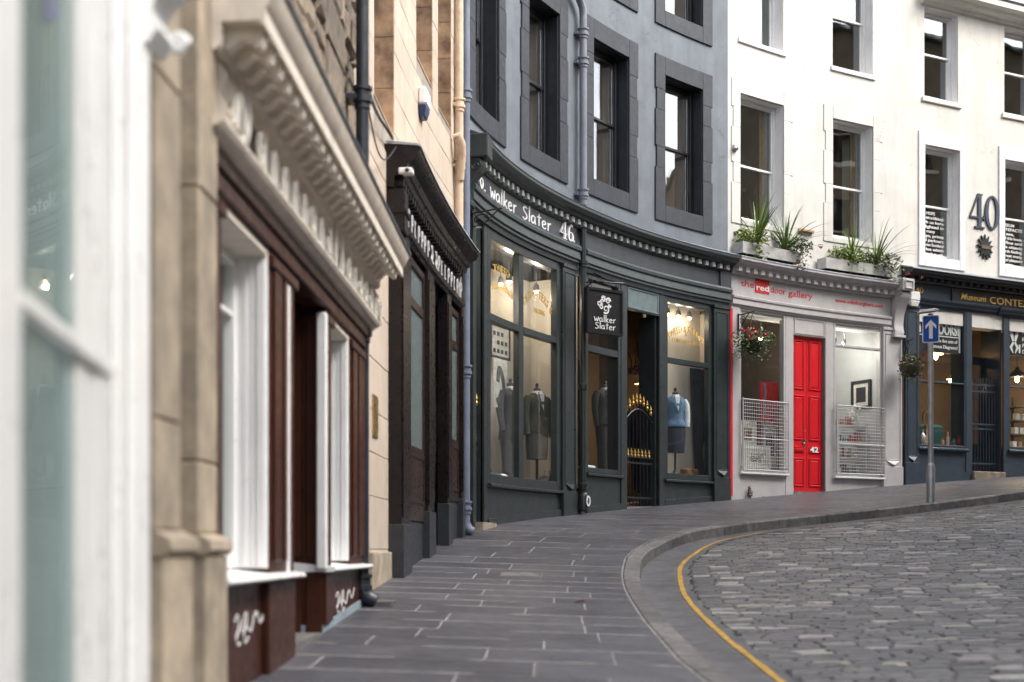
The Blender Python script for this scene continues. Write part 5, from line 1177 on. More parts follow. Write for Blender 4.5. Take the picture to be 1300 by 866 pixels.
# windows with deep white reveals
for a, e, z0 in ((w1a, w1b, -.15), (w2a, w2b, -.135)):
    b = MB(); b.box(e - .03, e - .001, -.02, .145, z0 + .06, 1.468); b.box(e - .042, e - .0301, .095, .135, z0 + .07, 1.41); b.box(e - .042, e - .0301, .03, .055, z0 + .07, 1.41); b.box(e - .036, e - .0301, .062, .088, z0 + .07, 1.41); build(b, 'window_lining', WH, B_, bevel=.006)
    b = MB(); b.box(a, e - .031, -.02, .145, 1.42, 1.468); build(b, 'window_lining', CR, B_, bevel=.008)
    b = MB(); frame(b, a + .001, e - .031, z0 + .06, 1.419, -.06, .0, .05, wb=.09); b.box(a + .05, e - .08, -.055, -.01, 1.12, 1.15); f = build(b, 'shop_window', WH, B_, bevel=.006)
    pane(f, a + .045, e - .076, z0 + .145, 1.122, -.03, M['glass_shop']); pane(f, a + .045, e - .076, 1.148, 1.372, -.03, M['glass_shop'])
    b = MB(); b.sweep([(-.05, z0), (.20, z0 + .0), (.215, z0 + .012), (.205, z0 + .03), (-.05, z0 + .058)], a - .12 if z0 < -.14 else rec1 - .02, e + (p1b - w1b if z0 < -.14 else e1 - w2b) + .02); build(b, 'sill', WH, B_, smooth=40)
    room(B_, a - .05, e + .05, z0 - .2, 1.6, -.08, -1.6, M['room_pale'])
    b = MB(); b.rake(a - .12 if z0 < -.14 else rec1, p1b if z0 < -.14 else e1, .0, .125, lambda s: ZG(s) + (.0 if z0 < -.14 else .045), z0 - .001)
    if z0 < -.14: b.box(w1b - .05, p1b, .125, .16, -1.1, z0 - .012)
    else: b.rake(rec1, rec1 + .28, .1251, .155, lambda s: ZG(s) + .045, z0 - .012)
    build(b, 'stall_riser', BR, B_, bevel=.006)
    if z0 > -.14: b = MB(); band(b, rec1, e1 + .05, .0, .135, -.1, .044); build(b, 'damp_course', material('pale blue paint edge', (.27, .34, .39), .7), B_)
    b = MB(); m_ = (a + e) / 2 + (.12 if z0 < -.14 else .3); P = wallplace(m_, .127 if z0 < -.14 else .127, z0 - .22, .16, 1.15 if z0 < -.14 else 1.5)
    b.strip(spline([(-1.5, .3), (-1.25, .5), (-1.0, .35), (-1.1, .05), (-1.35, -.15), (-1.2, -.35), (-.9, -.3)]), [.05] * 8 + [.09] * 9 + [.05] * 8, P, .004); b.strip(spline([(-.75, .0), (-.4, .45), (-.15, .5), (-.2, .2), (-.5, -.1), (-.35, -.35), (.05, -.2)]), [.05] * 8 + [.09] * 9 + [.05] * 8, P, .0039); b.strip(spline([(-.1, .1), (.35, -.05), (.7, .35), (1.05, .45), (1.35, .15), (1.7, .2), (2.0, .55)]), [.06] * 8 + [.10] * 8 + [.05] * 9, P, .0038)
    build(b, 'scroll_ornament', M['white_print'], B_)
b = MB(); b.rake(p1b - .05, rec1 + .02, -.6, .14, FOOT, ZG(rec1) - .0); tag(build(b, 'door_step', M['kerb'], None, W((p1b + rec1) / 2, .05, ZG(rec1) - .1)), 'grey stone step in the brown doorway', 'doorstep')
drainpipe('black cast iron drainpipe between the brown shopfront and the buff stone', M['iron_blue'], S(463.5, .16), .14, ZG(-7) + .0, 8.6, .048, 'drainpipes on the facades', (-.24, 1.62, 3.33, 5.2))
b = MB(); b.box(S(463.5, .16) + .05, S(463.5, .16) + .4, .04, .35, ZG(-6.8) - .02, ZG(-6.6) + .005); tag(build(b, 'drain_cover', M['kerb'], None, W(-6.7, .2, ZG(-6.7))), 'rusty stone gully at the foot of the black drainpipe', 'drain')
# two stepped stone pilasters at the near end
for i, (pn, pxa, pxb, zj) in enumerate(((.22, 263, 276, .33), (.34, 212, 230, .40))):
    s0, s1 = S(pxa, pn), S(pxb, pn); s0 = s0 - .12
    p = kind(None, '') if False else None
    b = MB(); b.box(s0 + .01, s1 - .005, -.15, pn - .012, -1.2, 4.2); pl = build(b, 'pilaster', M['mortar_dark'], B_)
    z = (.0 if i == 0 else .0); hts = [(-.9, -.02), (.06, zj), (zj, 1.35 + .1 * i), (1.35 + .1 * i, 2.6), (2.6, 4.2)]
    for a, e in hts:
        q = .035 if e < 0 else 0
        b = MB(); b.box(s0 - q, s1 + q * .6, -.1, pn + q, a + .0018, e - .0018); build(b, 'stone', M['pil_stone'], pl, bevel=.007)
    b = MB(); b.sweep([(-.1, -.02), (pn + .035, -.02), (pn + .055, .0), (pn + .05, .035), (pn + .02, .05), (pn, .06), (-.1, .06)], s0 - .045, s1 + .03); build(b, 'base_moulding', M['pil_stone'], pl, smooth=40)
# ------------------------------------------------------------------ white shop at the left edge
A_ = thing('shop_house', 'white painted shop window at the left edge, panes mirroring the street', 'building', W(-15, 0, ZG(-15)))
sB, sA = S(187, .40), S(133, .40)
b = MB(); b.box(sA, sB, .1, .40, -1.3, 3.2); x = sB - sA
b.box(sA + x * .10, sA + x * .34, .40, .415, -1.2, 3.0); b.box(sA + x * .46, sA + x * .9, .40, .42, -1.2, 3.0); build(b, 'pilaster', WH, A_, bevel=.012)
b = MB(); b.sweep([(.38, 1.38), (.43, 1.38), (.46, 1.42), (.44, 1.47), (.46, 1.52), (.52, 1.56), (.54, 1.63), (.52, 1.70), (.56, 1.8), (.60, 2.0), (.38, 2.1)], sB - .10, sB + .06); co = build(b, 'console', WH, A_, smooth=40)
b = MB()
for cz, r_ in ((1.63, .045), (1.43, .03)): b.tube([W(sB + .065, .47 + r_ * (1 - i / 22) * math.cos(i * .6), cz + r_ * (1 - i / 22) * math.sin(i * .6)) for i in range(22)], .012, 6)
build(b, 'scroll', WH, co)
# splayed window: runs back toward the doorway side, its own plan line
P0 = Vector(W(sA, .33, 0)); P0.z = 0
HX = lambda d: CX + F_PX * (PA.x - dirv.x * d) / (PA.y - dirv.y * d)
dirv = Vector((math.sin(R(-7.2)), math.cos(R(-7.2)), 0)); nrm = Vector((dirv.y, -dirv.x, 0))
PA = Vector(((133 - 650) / F_PX * (W(sA, .36, 0)[1]), W(sA, .36, 0)[1], 0)) * .93
D1 = next(i / 500 for i in range(900) if HX(i / 500) < 97); D2 = next(i / 500 for i in range(900) if HX(i / 500) < 12); ZB = (HY - 470) / F_PX * PA.y
def an(d, t, z): p = PA - dirv * d + nrm * t; return (p.x, p.y, z)
def abox(b, d0, d1, t0, t1, z0, z1):
    v = [an(d0, t0, z0), an(d1, t0, z0), an(d1, t1, z0), an(d0, t1, z0), an(d0, t0, z1), an(d1, t0, z1), an(d1, t1, z1), an(d0, t1, z1)]
    b.add(v, [(0, 1, 2, 3), (7, 6, 5, 4), (0, 4, 5, 1), (1, 5, 6, 2), (2, 6, 7, 3), (3, 7, 4, 0)])
b = MB(); abox(b, -.05, D1, -.065, .0, -1.3, 3.2); abox(b, 0.0, D1 * .4, .0005, .006, -1.25, 3.1); f1 = build(b, 'window_jamb', WH, A_, bevel=.006)
b = MB(); abox(b, D2, D2 + .2, -.10, .02, -1.3, 3.2); abox(b, -.03, D2, -.001 + .002, .018, ZB - .018, ZB + .018); abox(b, D1, D2, -.09, .01, -1.3, -.85); abox(b, D1, D2, -.09, .01, 2.6, 3.2)
f = build(b, 'shop_window', WH, A_, bevel=.006)
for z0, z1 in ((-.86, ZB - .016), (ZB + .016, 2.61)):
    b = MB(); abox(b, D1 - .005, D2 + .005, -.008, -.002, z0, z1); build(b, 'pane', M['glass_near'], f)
b = MB()
PLn = lambda x, y, t: an(.52 + (1 - x) * .25, -.0015 + t, 1.02 + y * .30)
b.strip(scroll(.5, .2, .35, 1.1, 1.5), .07, PLn, .002); b.strip(spline([(.3, .9), (.5, .75), (.55, 1.1), (.75, .8), (.8, 1.2)]), .05, PLn, .002); build(b, 'glass_lettering', material('violet glass paint', (.16, .15, .33), .6), f)
b = MB(); v = [an(-.3, -.12, -1.3), an(2.2, -.12, -1.3), an(2.2, -1.6, -1.3), an(-.3, -1.6, -1.3), an(-.3, -.12, 3.2), an(2.2, -.12, 3.2), an(2.2, -1.6, 3.2), an(-.3, -1.6, 3.2)]
b.add(v, [(0, 1, 2, 3), (7, 6, 5, 4), (1, 5, 6, 2), (2, 6, 7, 3), (3, 7, 4, 0)]); build(b, 'room', material('pale teal room lining', (.30, .345, .35), .8), A_)
b = MB(); b.box(-17.0, sA - .95, -.1, .30, -1.6, 3.2); b.box(-30, -17, -.1, .3, -1.8, 3.2); build(b, 'wall', WH, A_)
b = MB(); b.box(-30, sB, -3, .32, 3.2, 7.0); b.sweep([(-3, 9), (-3, 7), (.4, 7)], -30, sB); build(b, 'upper_wall', M['rubble'], A_)
b = MB(); b.sweep([(.2, 2.5), (.42, 2.5), (.48, 2.7), (.75, 2.9), (.8, 3.1), (.2, 3.2)], -30, sB + .12); build(b, 'cornice', WH, A_)
t = thing('hanging_scarf', 'pale blue white scarf looped behind the lower pane at the left edge', 'scarf', an(.62, -.30, -.45))
b = MB(); b.tube([an(.66, -.30, .40), an(.62, -.30, .28), an(.58, -.3, .05), an(.60, -.3, -.15), an(.66, -.3, -.27), an(.72, -.3, -.2), an(.74, -.3, .02), an(.70, -.3, .3), an(.66, -.3, .41)], [.035, .05, .05, .045, .04, .045, .05, .05, .035], 8); build(b, 'scarf', M['shirt'], t, smooth=60)
t = thing('string_light', 'small glowing orange bulb behind the top of the near left pane', 'lamp', an(.66, -.12, 1.13)); b = MB(); b.tube([an(.66, -.14, 1.6), an(.66, -.14, 1.16)], .006, 5); build(b, 'cord', M['plastic_black'], t); b = MB(); b.ball(an(.66, -.14, 1.13), .016, 8, 6); build(b, 'bulb', M['bulb'], t)
# ------------------------------------------------------------------ the other side of the street (seen only in window reflections)
def opposite(label, s0, s1, ztop, mat, n, seed, chims):
    t = thing('tenement', label, 'building', W((s0 + s1) / 2, n, ZG((s0 + s1) / 2)), 'buildings across the street')
    hol = []; s = s0 + .9; zg = ZG((s0 + s1) / 2)
    while s < s1 - 1.2:
        for f in range(4):
            z = zg + 4.2 + 2.9 * f
            if z + 1.9 < ztop - .4: hol.append((s, s + 1.0, z, z + 1.8))
        hol.append((s - .25, s + 1.25, zg + .9, zg + 3.1)); s += 2.1
    sx = sorted({s0, s1, *[h[0] for h in hol], *[h[1] for h in hol]}); b = MB()
    w_ = wall(t, s0, s1, zg - 2.5, ztop, hol, mat, n=n + .3, vert_step=1.0)
    b = MB()
    for h in hol: b.box(h[0], h[1], n + .12, n + .14, h[2], h[3]); 
    kind(build(b, 'window', M['dark_glass'], t), 'stuff')
    b = MB()
    for h in hol: b.box(h[0], h[1], n + .09, n + .119, (h[2] + h[3]) / 2 - .03, (h[2] + h[3]) / 2 + .03); b.box(h[0] - .12, h[1] + .12, n - .06, n - .001, h[2] - .12, h[2])
    kind(build(b, 'sill', M['cream_trim'], t), 'stuff')
    b = MB(); b.sweep([(n - .25, ztop - .02), (n - .25, ztop + .12), (n + 3, ztop + 1.6), (n + 3, ztop - .02)], s0, s1, step=.8); build(b, 'roof', M['slate'], t)
    b = MB(); b.box(s0, s0 + .2, n + .31, n + 2.6, zg - 2.5, ztop); b.box(s1 - .2, s1, n + .31, n + 2.6, zg - 2.5, ztop); build(b, 'gable', mat, t)
    for cs in chims:
        b = MB(); b.box(cs - .25, cs + .25, n + .5, n + 1.9, ztop, ztop + 1.5); st = build(b, 'chimney', mat, t)
        for q in range(4): b = MB(); b.lathe(W(cs, n + .7 + .33 * q, ztop + 1.5), [(.13, 0), (.12, .5), (.15, .55), (.13, .6)], 8); build(b, 'chimney_pot', M['clay'], st)
OPP_N = 9.9
opposite('brown sandstone tenement across the street, seen only in the window reflections', -24, -8, 10.5, M['opp_stone'], 10.6, 1, (-22, -15, -9))
opposite('taller stone tenement across the street, its chimneys mirrored in the upper windows', -7.9, 4, 11.5, M['opp_stone'], 10.6, 2, (-6, -1, 3))
opposite('dark stone tenement across the upper street, mirrored in the white building windows', 4.1, 34, 15.6, M['opp_stone'], OPP_N, 3, (6, 10, 14, 18, 24))
# the street closes uphill round the bend
opposite('stone block closing the view uphill, seen only mirrored in the shop glass', 35, 50, 14, M['opp_stone'], 9.9, 4, (37, 44, 49))
t = thing('terrace', 'pale stone terrace continuing uphill beyond the museum shop', 'building', W(30, 0, ZG(30)), 'buildings uphill')
wall(t, 21.65, 50, 1.0, 11.8, [(22.5 + 2.4 * i, 23.6 + 2.4 * i, z, z + 2) for i in range(11) for z in (6.2, 9.3)] + [(22.4 + 2.6 * i, 24.2 + 2.6 * i, 3.2 + .19 * i, 5.3) for i in range(10)], M['ashlar'], vert_step=1.5)
b = MB(); b.box(21.7, 49.9, -.36, -.33, .5, 11.8, step=1.5); build(b, 'window', M['dark_glass'], t)
b = MB(); b.sweep([(-6, 13.5), (-6, 11.8), (.15, 11.8)], 21.65, 50, step=1.5); build(b, 'roof', M['slate'], t)
t = thing('hall', 'tall dark stone hall across the top of the street, seen only in reflections', 'building', W(52, 5, ZG(52)), 'buildings uphill')
b = MB(); b.box(51, 60, -2, 12, 0, 12); build(b, 'wall', M['opp_stone'], t)
for i in range(4):
    for z in (5, 8.5): b = MB(); b.box(50.94, 50.995, 1 + 2.2 * i, 2.1 + 2.2 * i, z, z + 2.1); build(b, 'window', M['dark_glass'], t)
# ------------------------------------------------------------------ mannequins (built in their own frame, then set in the window)
def local_thing(name, label, cat, s, n, z, yaw=0.0, group=None):
    t = thing(name, label, cat, W(s, n, z), group); h = HD(s)
    t.rotation_euler = (0, 0, math.atan2(-math.cos(h), -math.sin(h)) + R(yaw)); ORG[t.name] = (0, 0, 0); return t
def loft(b, rings, sides=20, mi=0):
    """rings: (x, y, z, rx, ry)"""
    vs = []
    for x, y, z, rx, ry in rings:
        for q in range(sides):
            a = 2 * math.pi * q / sides; ca, sa = math.cos(a), math.sin(a)
            vs.append((x + rx * math.copysign(abs(ca) ** .85, ca), y + ry * math.copysign(abs(sa) ** .85, sa), z))
    fs = []
    for i in range(len(rings) - 1):
        for q in range(sides): r = (q + 1) % sides; fs.append((i * sides + q, i * sides + r, (i + 1) * sides + r, (i + 1) * sides + q))
    fs += [tuple(range(sides))[::-1], tuple(range((len(rings) - 1) * sides, len(rings) * sides))]; b.add(vs, fs, mi)
def mannequin(label, s, n, z, jm, sm, yaw=0, female=True, lower='skirt', sleeves=None, vest=False, hatm=None, sc=1.0, group='mannequins in the tailor windows', coat=False):
    t = local_thing('mannequin', label, 'mannequin', s, n, z, yaw, group); t.scale = (sc, sc, sc)
    wq = .205 if female else .235; wa = .135 if female else .185; hp = .185 if female else .195
    b = MB(); b.tube([(0, 0, .02), (0, 0, .85)], .022, 8); b.lathe((0, 0, 0), [(.17, 0), (.17, .015), (.05, .035), (.025, .08)], 18); build(b, 'stand', M['plastic_black'], t, smooth=40)
    b = MB(); b.lathe((0, 0, 1.40), [(.075, -.06), (.055, 0), (.052, .06), (.05, .065), (.062, .07), (.03, .10), (.018, .115), (.028, .13), (.03, .145), (.012, .17)], 16); build(b, 'neck_cap', M['plastic_black'], t, smooth=40)
    b = MB(); loft(b, [(0, .0, 1.33, .105, .085), (0, .0, 1.42, .066, .066), (0, .012, 1.445, .068, .07), (0, .01, 1.38, .085, .09)], 18); build(b, 'shirt_collar', M['shirt'], t, smooth=50)
    hem = .66 if coat else (.80 if not vest else .86)
    fl = 1.25 if not coat else 1.2
    b = MB(); loft(b, [(0, 0, hem, hp * 1.10, .135), (0, .005, hem + .03, hp * 1.08, .14), (0, .0, .93, hp * .98, .125), (0, .0, 1.03, wa, .105), (0, .006, 1.15, wa * 1.12, .118), (0, .012, 1.25, wq * .86, .13), (0, .006, 1.33, wq * .93, .105), (0, .0, 1.385, wq * .72, .08), (0, -.005, 1.415, .085, .07)], 24)
    jk = build(b, 'jacket' if not vest else 'waistcoat', jm, t, smooth=60)
    # shirt front, lapels, buttons, pockets stand on the cloth
    fy = .118
    b = MB(); b.add([(-.055, fy - .005, 1.40), (.055, fy - .005, 1.40), (0, fy + .034, 1.13), (-.04, .075, 1.43), (.04, .075, 1.43)], [(0, 2, 1), (3, 0, 1, 4)]); build(b, 'shirt_front', M['shirt'], jk)
    for sx in (-1, 1):
        b = MB(); v = [(sx * .045, .092, 1.425), (sx * .115, fy - .012, 1.30), (sx * .08, fy + .015, 1.275), (sx * .012, fy + .032, 1.12), (sx * .006, fy + .03, 1.15), (sx * .045, fy + .008, 1.33)]
        v2 = [(x, y + .012, zz) for x, y, zz in v]; nn = len(v)
        b.add(v + v2, [tuple(range(nn)), tuple(range(2 * nn - 1, nn - 1, -1))] + [(q, (q + 1) % nn, nn + (q + 1) % nn, nn + q) for q in range(nn)]); build(b, 'lapel', jm, jk)
        if not vest:
            b = MB(); b.add([(sx * .06, fy + .02, .915), (sx * .15, fy - .018, .925), (sx * .15, fy - .022, .885), (sx * .06, fy + .024, .872)], [(0, 1, 2, 3)]); b.v = [(x, y + .006, zz) for x, y, zz in b.v]; build(b, 'pocket', jm, jk)
            b = MB(); b.tube([(sx * wq * .82, 0, 1.345), (sx * wq * 1.04, .0, 1.27), (sx * wq * 1.14, .012, 1.08), (sx * wq * 1.16, .03, .98), (sx * wq * 1.17, .06, .80), (sx * wq * 1.16, .075, .76)], [.062, .066, .056, .052, .043, .045], 12); build(b, 'sleeve', sleeves or jm, t, smooth=60)
        elif sleeves:
            b = MB(); b.tube([(sx * wq * .82, 0, 1.345), (sx * wq * 1.02, .0, 1.27), (sx * wq * 1.12, .0, 1.10), (sx * wq * 1.10, .02, .98), (sx * wq * 1.06, .05, .86)], [.055, .062, .055, .05, .04], 12); build(b, 'sleeve', sleeves, t, smooth=60)
    b = MB()
    for q in range(3): b.ball((.004, fy + .026 - .004 * q, 1.09 - .075 * q), .011, 8, 5)
    kind(build(b, 'button', M['plastic_black'], jk), 'stuff')
    if lower == 'skirt':
        b = MB(); loft(b, [(0, 0, .40, .165, .125), (0, 0, .42, .168, .128), (0, 0, .6, .18, .135), (0, 0, .80, hp * 1.03, .128), (0, 0, .95, wa * 1.02, .10)], 22); build(b, 'skirt', sm, t, smooth=60)
    else:
        for sx in (-1, 1):
            b = MB(); loft(b, [(sx * .085, .02, .06, .075, .085), (sx * .088, .01, .4, .078, .085), (sx * .09, .0, .72, .095, .105), (sx * .085, 0, .92, .098, .11)], 14); build(b, 'trouser_leg', sm, t, smooth=60)
    if hatm:
        b = MB(); b.lathe((0, 0, 1.58), [(.16, 0), (.17, .008), (.11, .02), (.105, .09), (.085, .13), (.01, .125)], 18); build(b, 'hat', hatm, t, smooth=50)
    return t
mannequin('headless mannequin in an olive tweed jacket and grey skirt right of the green mullion', S(682, -.36), -.36, .985, M['tweed_green'], M['tweed_grey'], yaw=-22, lower='skirt', sc=1.0)
mannequin('headless mannequin in a long charcoal suit left of the green mullion', S(648, -.55), -.55, .985, M['suit_dark'], M['suit_dark'], yaw=-10, female=False, lower='trousers', sc=1.02, coat=True)
mannequin('mannequin in a blue waistcoat and dark skirt behind the rightmost green shop window', S(857, -.30), -.30, 1.325, M['blue_tweed'], M['navy_cloth'], yaw=-30, lower='skirt', vest=True, sleeves=M['shirt'], sc=.98)
mannequin('mannequin in a dark jacket standing inside the gated tailor doorway', S(813, -.95), -.95, 1.0, M['navy_cloth'], M['suit_dark'], yaw=-25, female=False, lower='trousers', sc=1.06)
mannequin('dark suited mannequin in the dim window behind the hanging sign', S(768, -.55), -.55, 1.315, M['suit_dark'], M['suit_dark'], yaw=-10, female=False, lower='trousers', sc=.98)
mannequin('mannequin with a green felt hat glimpsed beside the narrow gate', S(605, -.5), -.5, .34, M['tweed_green'], M['suit_dark'], female=False, lower='trousers', hatm=M['felt_green'], sc=1.02)
# shop lamps
def spot(label, s, n, z, en=0, grp='small ceiling spots in the tailor windows'):
    t = thing('ceiling_spot', label, 'spotlight', W(s, n, z), grp)
    b = MB(); b.tube([W(s, n, z + .28), W(s, n, z + .10)], .01, 6); b.lathe(W(s, n, z), [(.05, 0), (.045, .07), (.02, .11)], 12); build(b, 'housing', M['steel'], t, smooth=40)
    b = MB(); b.ball(W(s, n, z - .01), .035, 10, 6); build(b, 'bulb', M['bulb'], t, smooth=90)
    if en:
        l = bpy.data.lights.new('bulb_light', 'POINT'); l.energy = en; l.color = (1, .89, .74); l.shadow_soft_size = .05
        o = bpy.data.objects.new('bulb_light', l); COL.objects.link(o); o.parent = t; o.location = Vector(W(s, n, z - .10)) - Vector(ORG[t.name])
for i, px in enumerate((847, 861, 875)): spot(f'{["left", "middle", "right"][i]} of three lit spots above the blue waistcoat mannequin', S(px, -.35), -.35, 4.16, en=1.2)
spot('lit spot high behind the right pane above the tweed jacket', S(681, -.5), -.5, 4.02, en=5.5)
spot('right of two lit spots behind the leftmost tailor pane', S(646, -.5), -.5, 4.02, en=4); spot('left of two lit spots behind the leftmost tailor pane', S(636, -.7), -.7, 4.02)
spot('added lit spot behind the glass above the left gallery window prints', S(966, -.6), -.6, 4.05, en=8, grp=None)  # lamp added to brighten this window; no fitting is visible there
spot('orange lit spot in the narrow lobby beside the leftmost green jamb', 1.38, -.7, 3.9, en=25)
pendant('cream shaded pendant lamp lit above the gate in the tailor doorway', S(817, -1.2), -1.2, 3.02, M['shade_cream'], .17, 4.55, energy=10)
t = thing('twig_decoration', 'bare twig decoration above the pendant in the tailor doorway', 'decoration', W(S(806, -1.6), -1.6, 3.3))
r = random.Random(14); b = MB()
for k in range(16):
    p = [Vector(W(S(806, -1.6) + r.uniform(-.2, .2), -1.6, 3.25))]
    d = Vector((r.uniform(-1, 1), r.uniform(-.3, .3), r.uniform(.2, 1))).normalized()
    for q in range(6): d = (d + Vector((r.gauss(0, .35), r.gauss(0, .2), r.gauss(0, .35)))).normalized(); p.append(p[-1] + d * .16)
    b.tube(p, [.014 - .0018 * q for q in range(7)], 5)
build(b, 'twigs', M['dark_wood'], t)
t = thing('handbag', 'dark handbag on the display floor under the tweed skirt', 'bag', W(4.4, -.3, .967))
b = MB(); b.box(4.42, 4.76, -.34, -.20, .967, 1.13, step=9); build(b, 'bag', M['navy_cloth'], t, bevel=.03); b = MB(); b.tube([W(4.48, -.27, 1.12), W(4.52, -.27, 1.22), W(4.66, -.27, 1.22), W(4.7, -.27, 1.12)], .01, 6); build(b, 'strap', M['leather'], t)
def scarf_pile(label, s, n, z, mats, seed):
    t = thing('folded_scarves', label, 'scarves', W(s, n, z)); r = random.Random(seed)
    for k, m in enumerate(mats):
        b = MB(); x = s + .14 * (k - len(mats) / 2) ; b.ball(W(x, n + r.uniform(-.05, .05), z + .06), .085, 12, 8, sz=.75); build(b, 'scarf', M[m], t, smooth=70)
scarf_pile('small heap of blue and grey scarves at the foot of the leftmost tailor pane', S(632, -.22), -.22, .967, ('blue_cloth', 'blue_cloth', 'tweed_grey', 'shirt'), 3)
scarf_pile('dark rolled scarves beside the charcoal suit at the green mullion', S(652, -.22), -.22, .967, ('suit_dark', 'leather', 'tweed_green'), 5)
t = thing('poster', 'pale black edged poster hanging behind the leftmost tailor pane', 'poster', W(S(636, -.75), -.75, 2.95)); q0 = S(636, -.75) - .3
b = MB(); frame(b, q0, q0 + .6, 2.90, 3.42, -.78, -.75, .035); build(b, 'frame', M['plastic_black'], t); b = MB(); b.box(q0 + .035, q0 + .565, -.78, -.76, 2.935, 3.385); sh = build(b, 'sheet', M['paper'], t)
b = MB(); r = random.Random(6)
for i in range(4):
    for j in range(3):
        if r.random() < .8: b.box(q0 + .08 + .12 * i, q0 + .15 + .12 * i, -.759, -.755, 2.98 + .13 * j, 3.04 + .13 * j)
kind(build(b, 'print', M['ink'], sh), 'stuff')
t = thing('picture', 'large sepia portrait leaning behind the leftmost tailor pane', 'picture', W(S(635, -.6), -.6, 2.2)); q0 = S(635, -.6) - .2; b = MB(); b.box(q0, q0 + .42, -.62, -.60, 2.12, 2.85); build(b, 'board', M['paper'], t)
b = MB(); b.strip(spline([(q0 + .08, 2.2), (q0 + .3, 2.35), (q0 + .26, 2.6), (q0 + .16, 2.7), (q0 + .12, 2.5)]), .10, lambda x, y, q: W(x, -.598 + q, y), .004); build(b, 'print', M['ink'], t)
t = thing('curtain', 'navy cloth drape hanging at the right side of the waistcoat window', 'drape', W(8.85, -.42, 1.4))
b = MB(); vs = []; nx, nz = 24, 10
for j in range(nz + 1):
    for i in range(nx + 1):
        u, v = i / nx, j / nz; s = S(880, -.42) - .06 + .12 * v + .42 * u; vs.append(W(s, -.42 + .035 * math.sin(u * 26 + v) * (1 - .3 * v), 3.28 - 1.93 * v))
b.add(vs, [(j * (nx + 1) + i, j * (nx + 1) + i + 1, (j + 1) * (nx + 1) + i + 1, (j + 1) * (nx + 1) + i) for j in range(nz) for i in range(nx)])
b.add([(p[0] - .02, p[1] + .03, p[2]) for p in vs], [(j * (nx + 1) + i, (j + 1) * (nx + 1) + i, (j + 1) * (nx + 1) + i + 1, j * (nx + 1) + i + 1) for j in range(nz) for i in range(nx)])
build(b, 'drape', M['navy_cloth'], t, smooth=80)
t = thing('bottle', 'dark bottle with a red cap at the foot of the blue waistcoat mannequin', 'bottle', W(8.05, -.25, 1.312)); b = MB(); b.lathe(W(8.05, -.25, 1.312), [(.06, 0), (.06, .18), (.02, .24), (.02, .29)], 12); build(b, 'body', M['plastic_black'], t, smooth=40); b = MB(); b.lathe(W(8.05, -.25, 1.60), [(.024, 0), (.024, .05), (.0, .055)], 10); build(b, 'cap', M['goods_red'], t)
b = MB(); b.box(8.75, 9.1, -.4, -.22, 1.312, 1.45); tag(build(b, 'leather_case', M['leather'], None, W(8.92, -.3, 1.312), bevel=.03), 'tan leather case on the floor of the waistcoat window', 'case')
b = MB(); b.box(5.55, 5.95, -.3, -.15, 1.302, 1.36); tag(build(b, 'folded_cloth', M['shirt'], None, W(5.75, -.2, 1.302), bevel=.02), 'folded pale cloth on the sill board of the window behind the sign', 'cloth')
b = MB(); k = 0
t = thing('table', 'honey coloured wooden shop counter seen through the bars of the tailor gate', 'counter', W(7.2, -2.2, .36)); b = MB(); b.box(6.75, 8.0, -2.4, -1.8, 1.75, 1.82); build(b, 'top', M['floorboards'], t)
for q in range(9): b = MB(); b.box(6.78 + .135 * q, 6.90 + .135 * q, -1.84, -1.80, .36, 1.75); build(b, 'plank', M['goods_kraft'], t)
# ------------------------------------------------------------------ planters on the ledge
def blade_plant(label, s, n, z, nb, L, seed, spread=1.5):
    t = thing('spiky_plant', label, 'plant', W(s, n, z), 'spiky plants on the ledge'); r = random.Random(seed)
    for k in range(nb):
        az = r.uniform(0, 2 * math.pi); el = R(r.uniform(28, 86)); l = L * r.uniform(.65, 1.1); w0 = r.uniform(.016, .024); b = MB(); vs = []
        d = Vector((math.cos(az) * math.cos(el), math.sin(az) * math.cos(el), math.sin(el))); side = Vector((-math.sin(az), math.cos(az), 0)); p = Vector(W(s, n, z)); m = 6
        for i in range(m + 1):
            u = i / m; wd = w0 * (1 - u ** 2.2) * (.6 + .4 * min(1, u * 4)) + .0012
            up = side.cross(d).normalized() * wd * .35
            vs += [p - side * wd, p + up * .8, p + side * wd]; d = (d + Vector((0, 0, -.055 * (1 + 1.6 * u) * spread))).normalized(); p = p + d * l / m
        b.add(vs, [q for i in range(m) for q in ((3 * i, 3 * i + 1, 3 * i + 4, 3 * i + 3), (3 * i + 1, 3 * i + 2, 3 * i + 5, 3 * i + 4))]); build(b, 'leaf', M['blade'], t)
    return t
def leaf_cloud(b, c, rad, n, size, r, drape=None, mi=0):
    for _ in range(n):
        while True:
            q = Vector((r.uniform(-1, 1), r.uniform(-1, 1), r.uniform(-1, 1)))
            if .25 < q.length < 1: break
        p = Vector(c) + Vector((q.x * rad[0], q.y * rad[1], q.z * rad[2]))
        if drape and r.random() < drape[0]: p.z -= r.random() ** 1.3 * drape[1]
        a = Vector((r.gauss(0, 1), r.gauss(0, 1), r.gauss(0, .7))).normalized(); u = a.cross(Vector((r.gauss(0, 1), r.gauss(0, 1), r.gauss(0, 1)))).normalized(); l = size * r.uniform(.6, 1.3)
        b.add([p - a * l, p + u * l * .42 + Vector((0, 0, l * .1)), p + a * l, p - u * l * .42 + Vector((0, 0, l * .1))], [(0, 1, 2, 3)], mi)
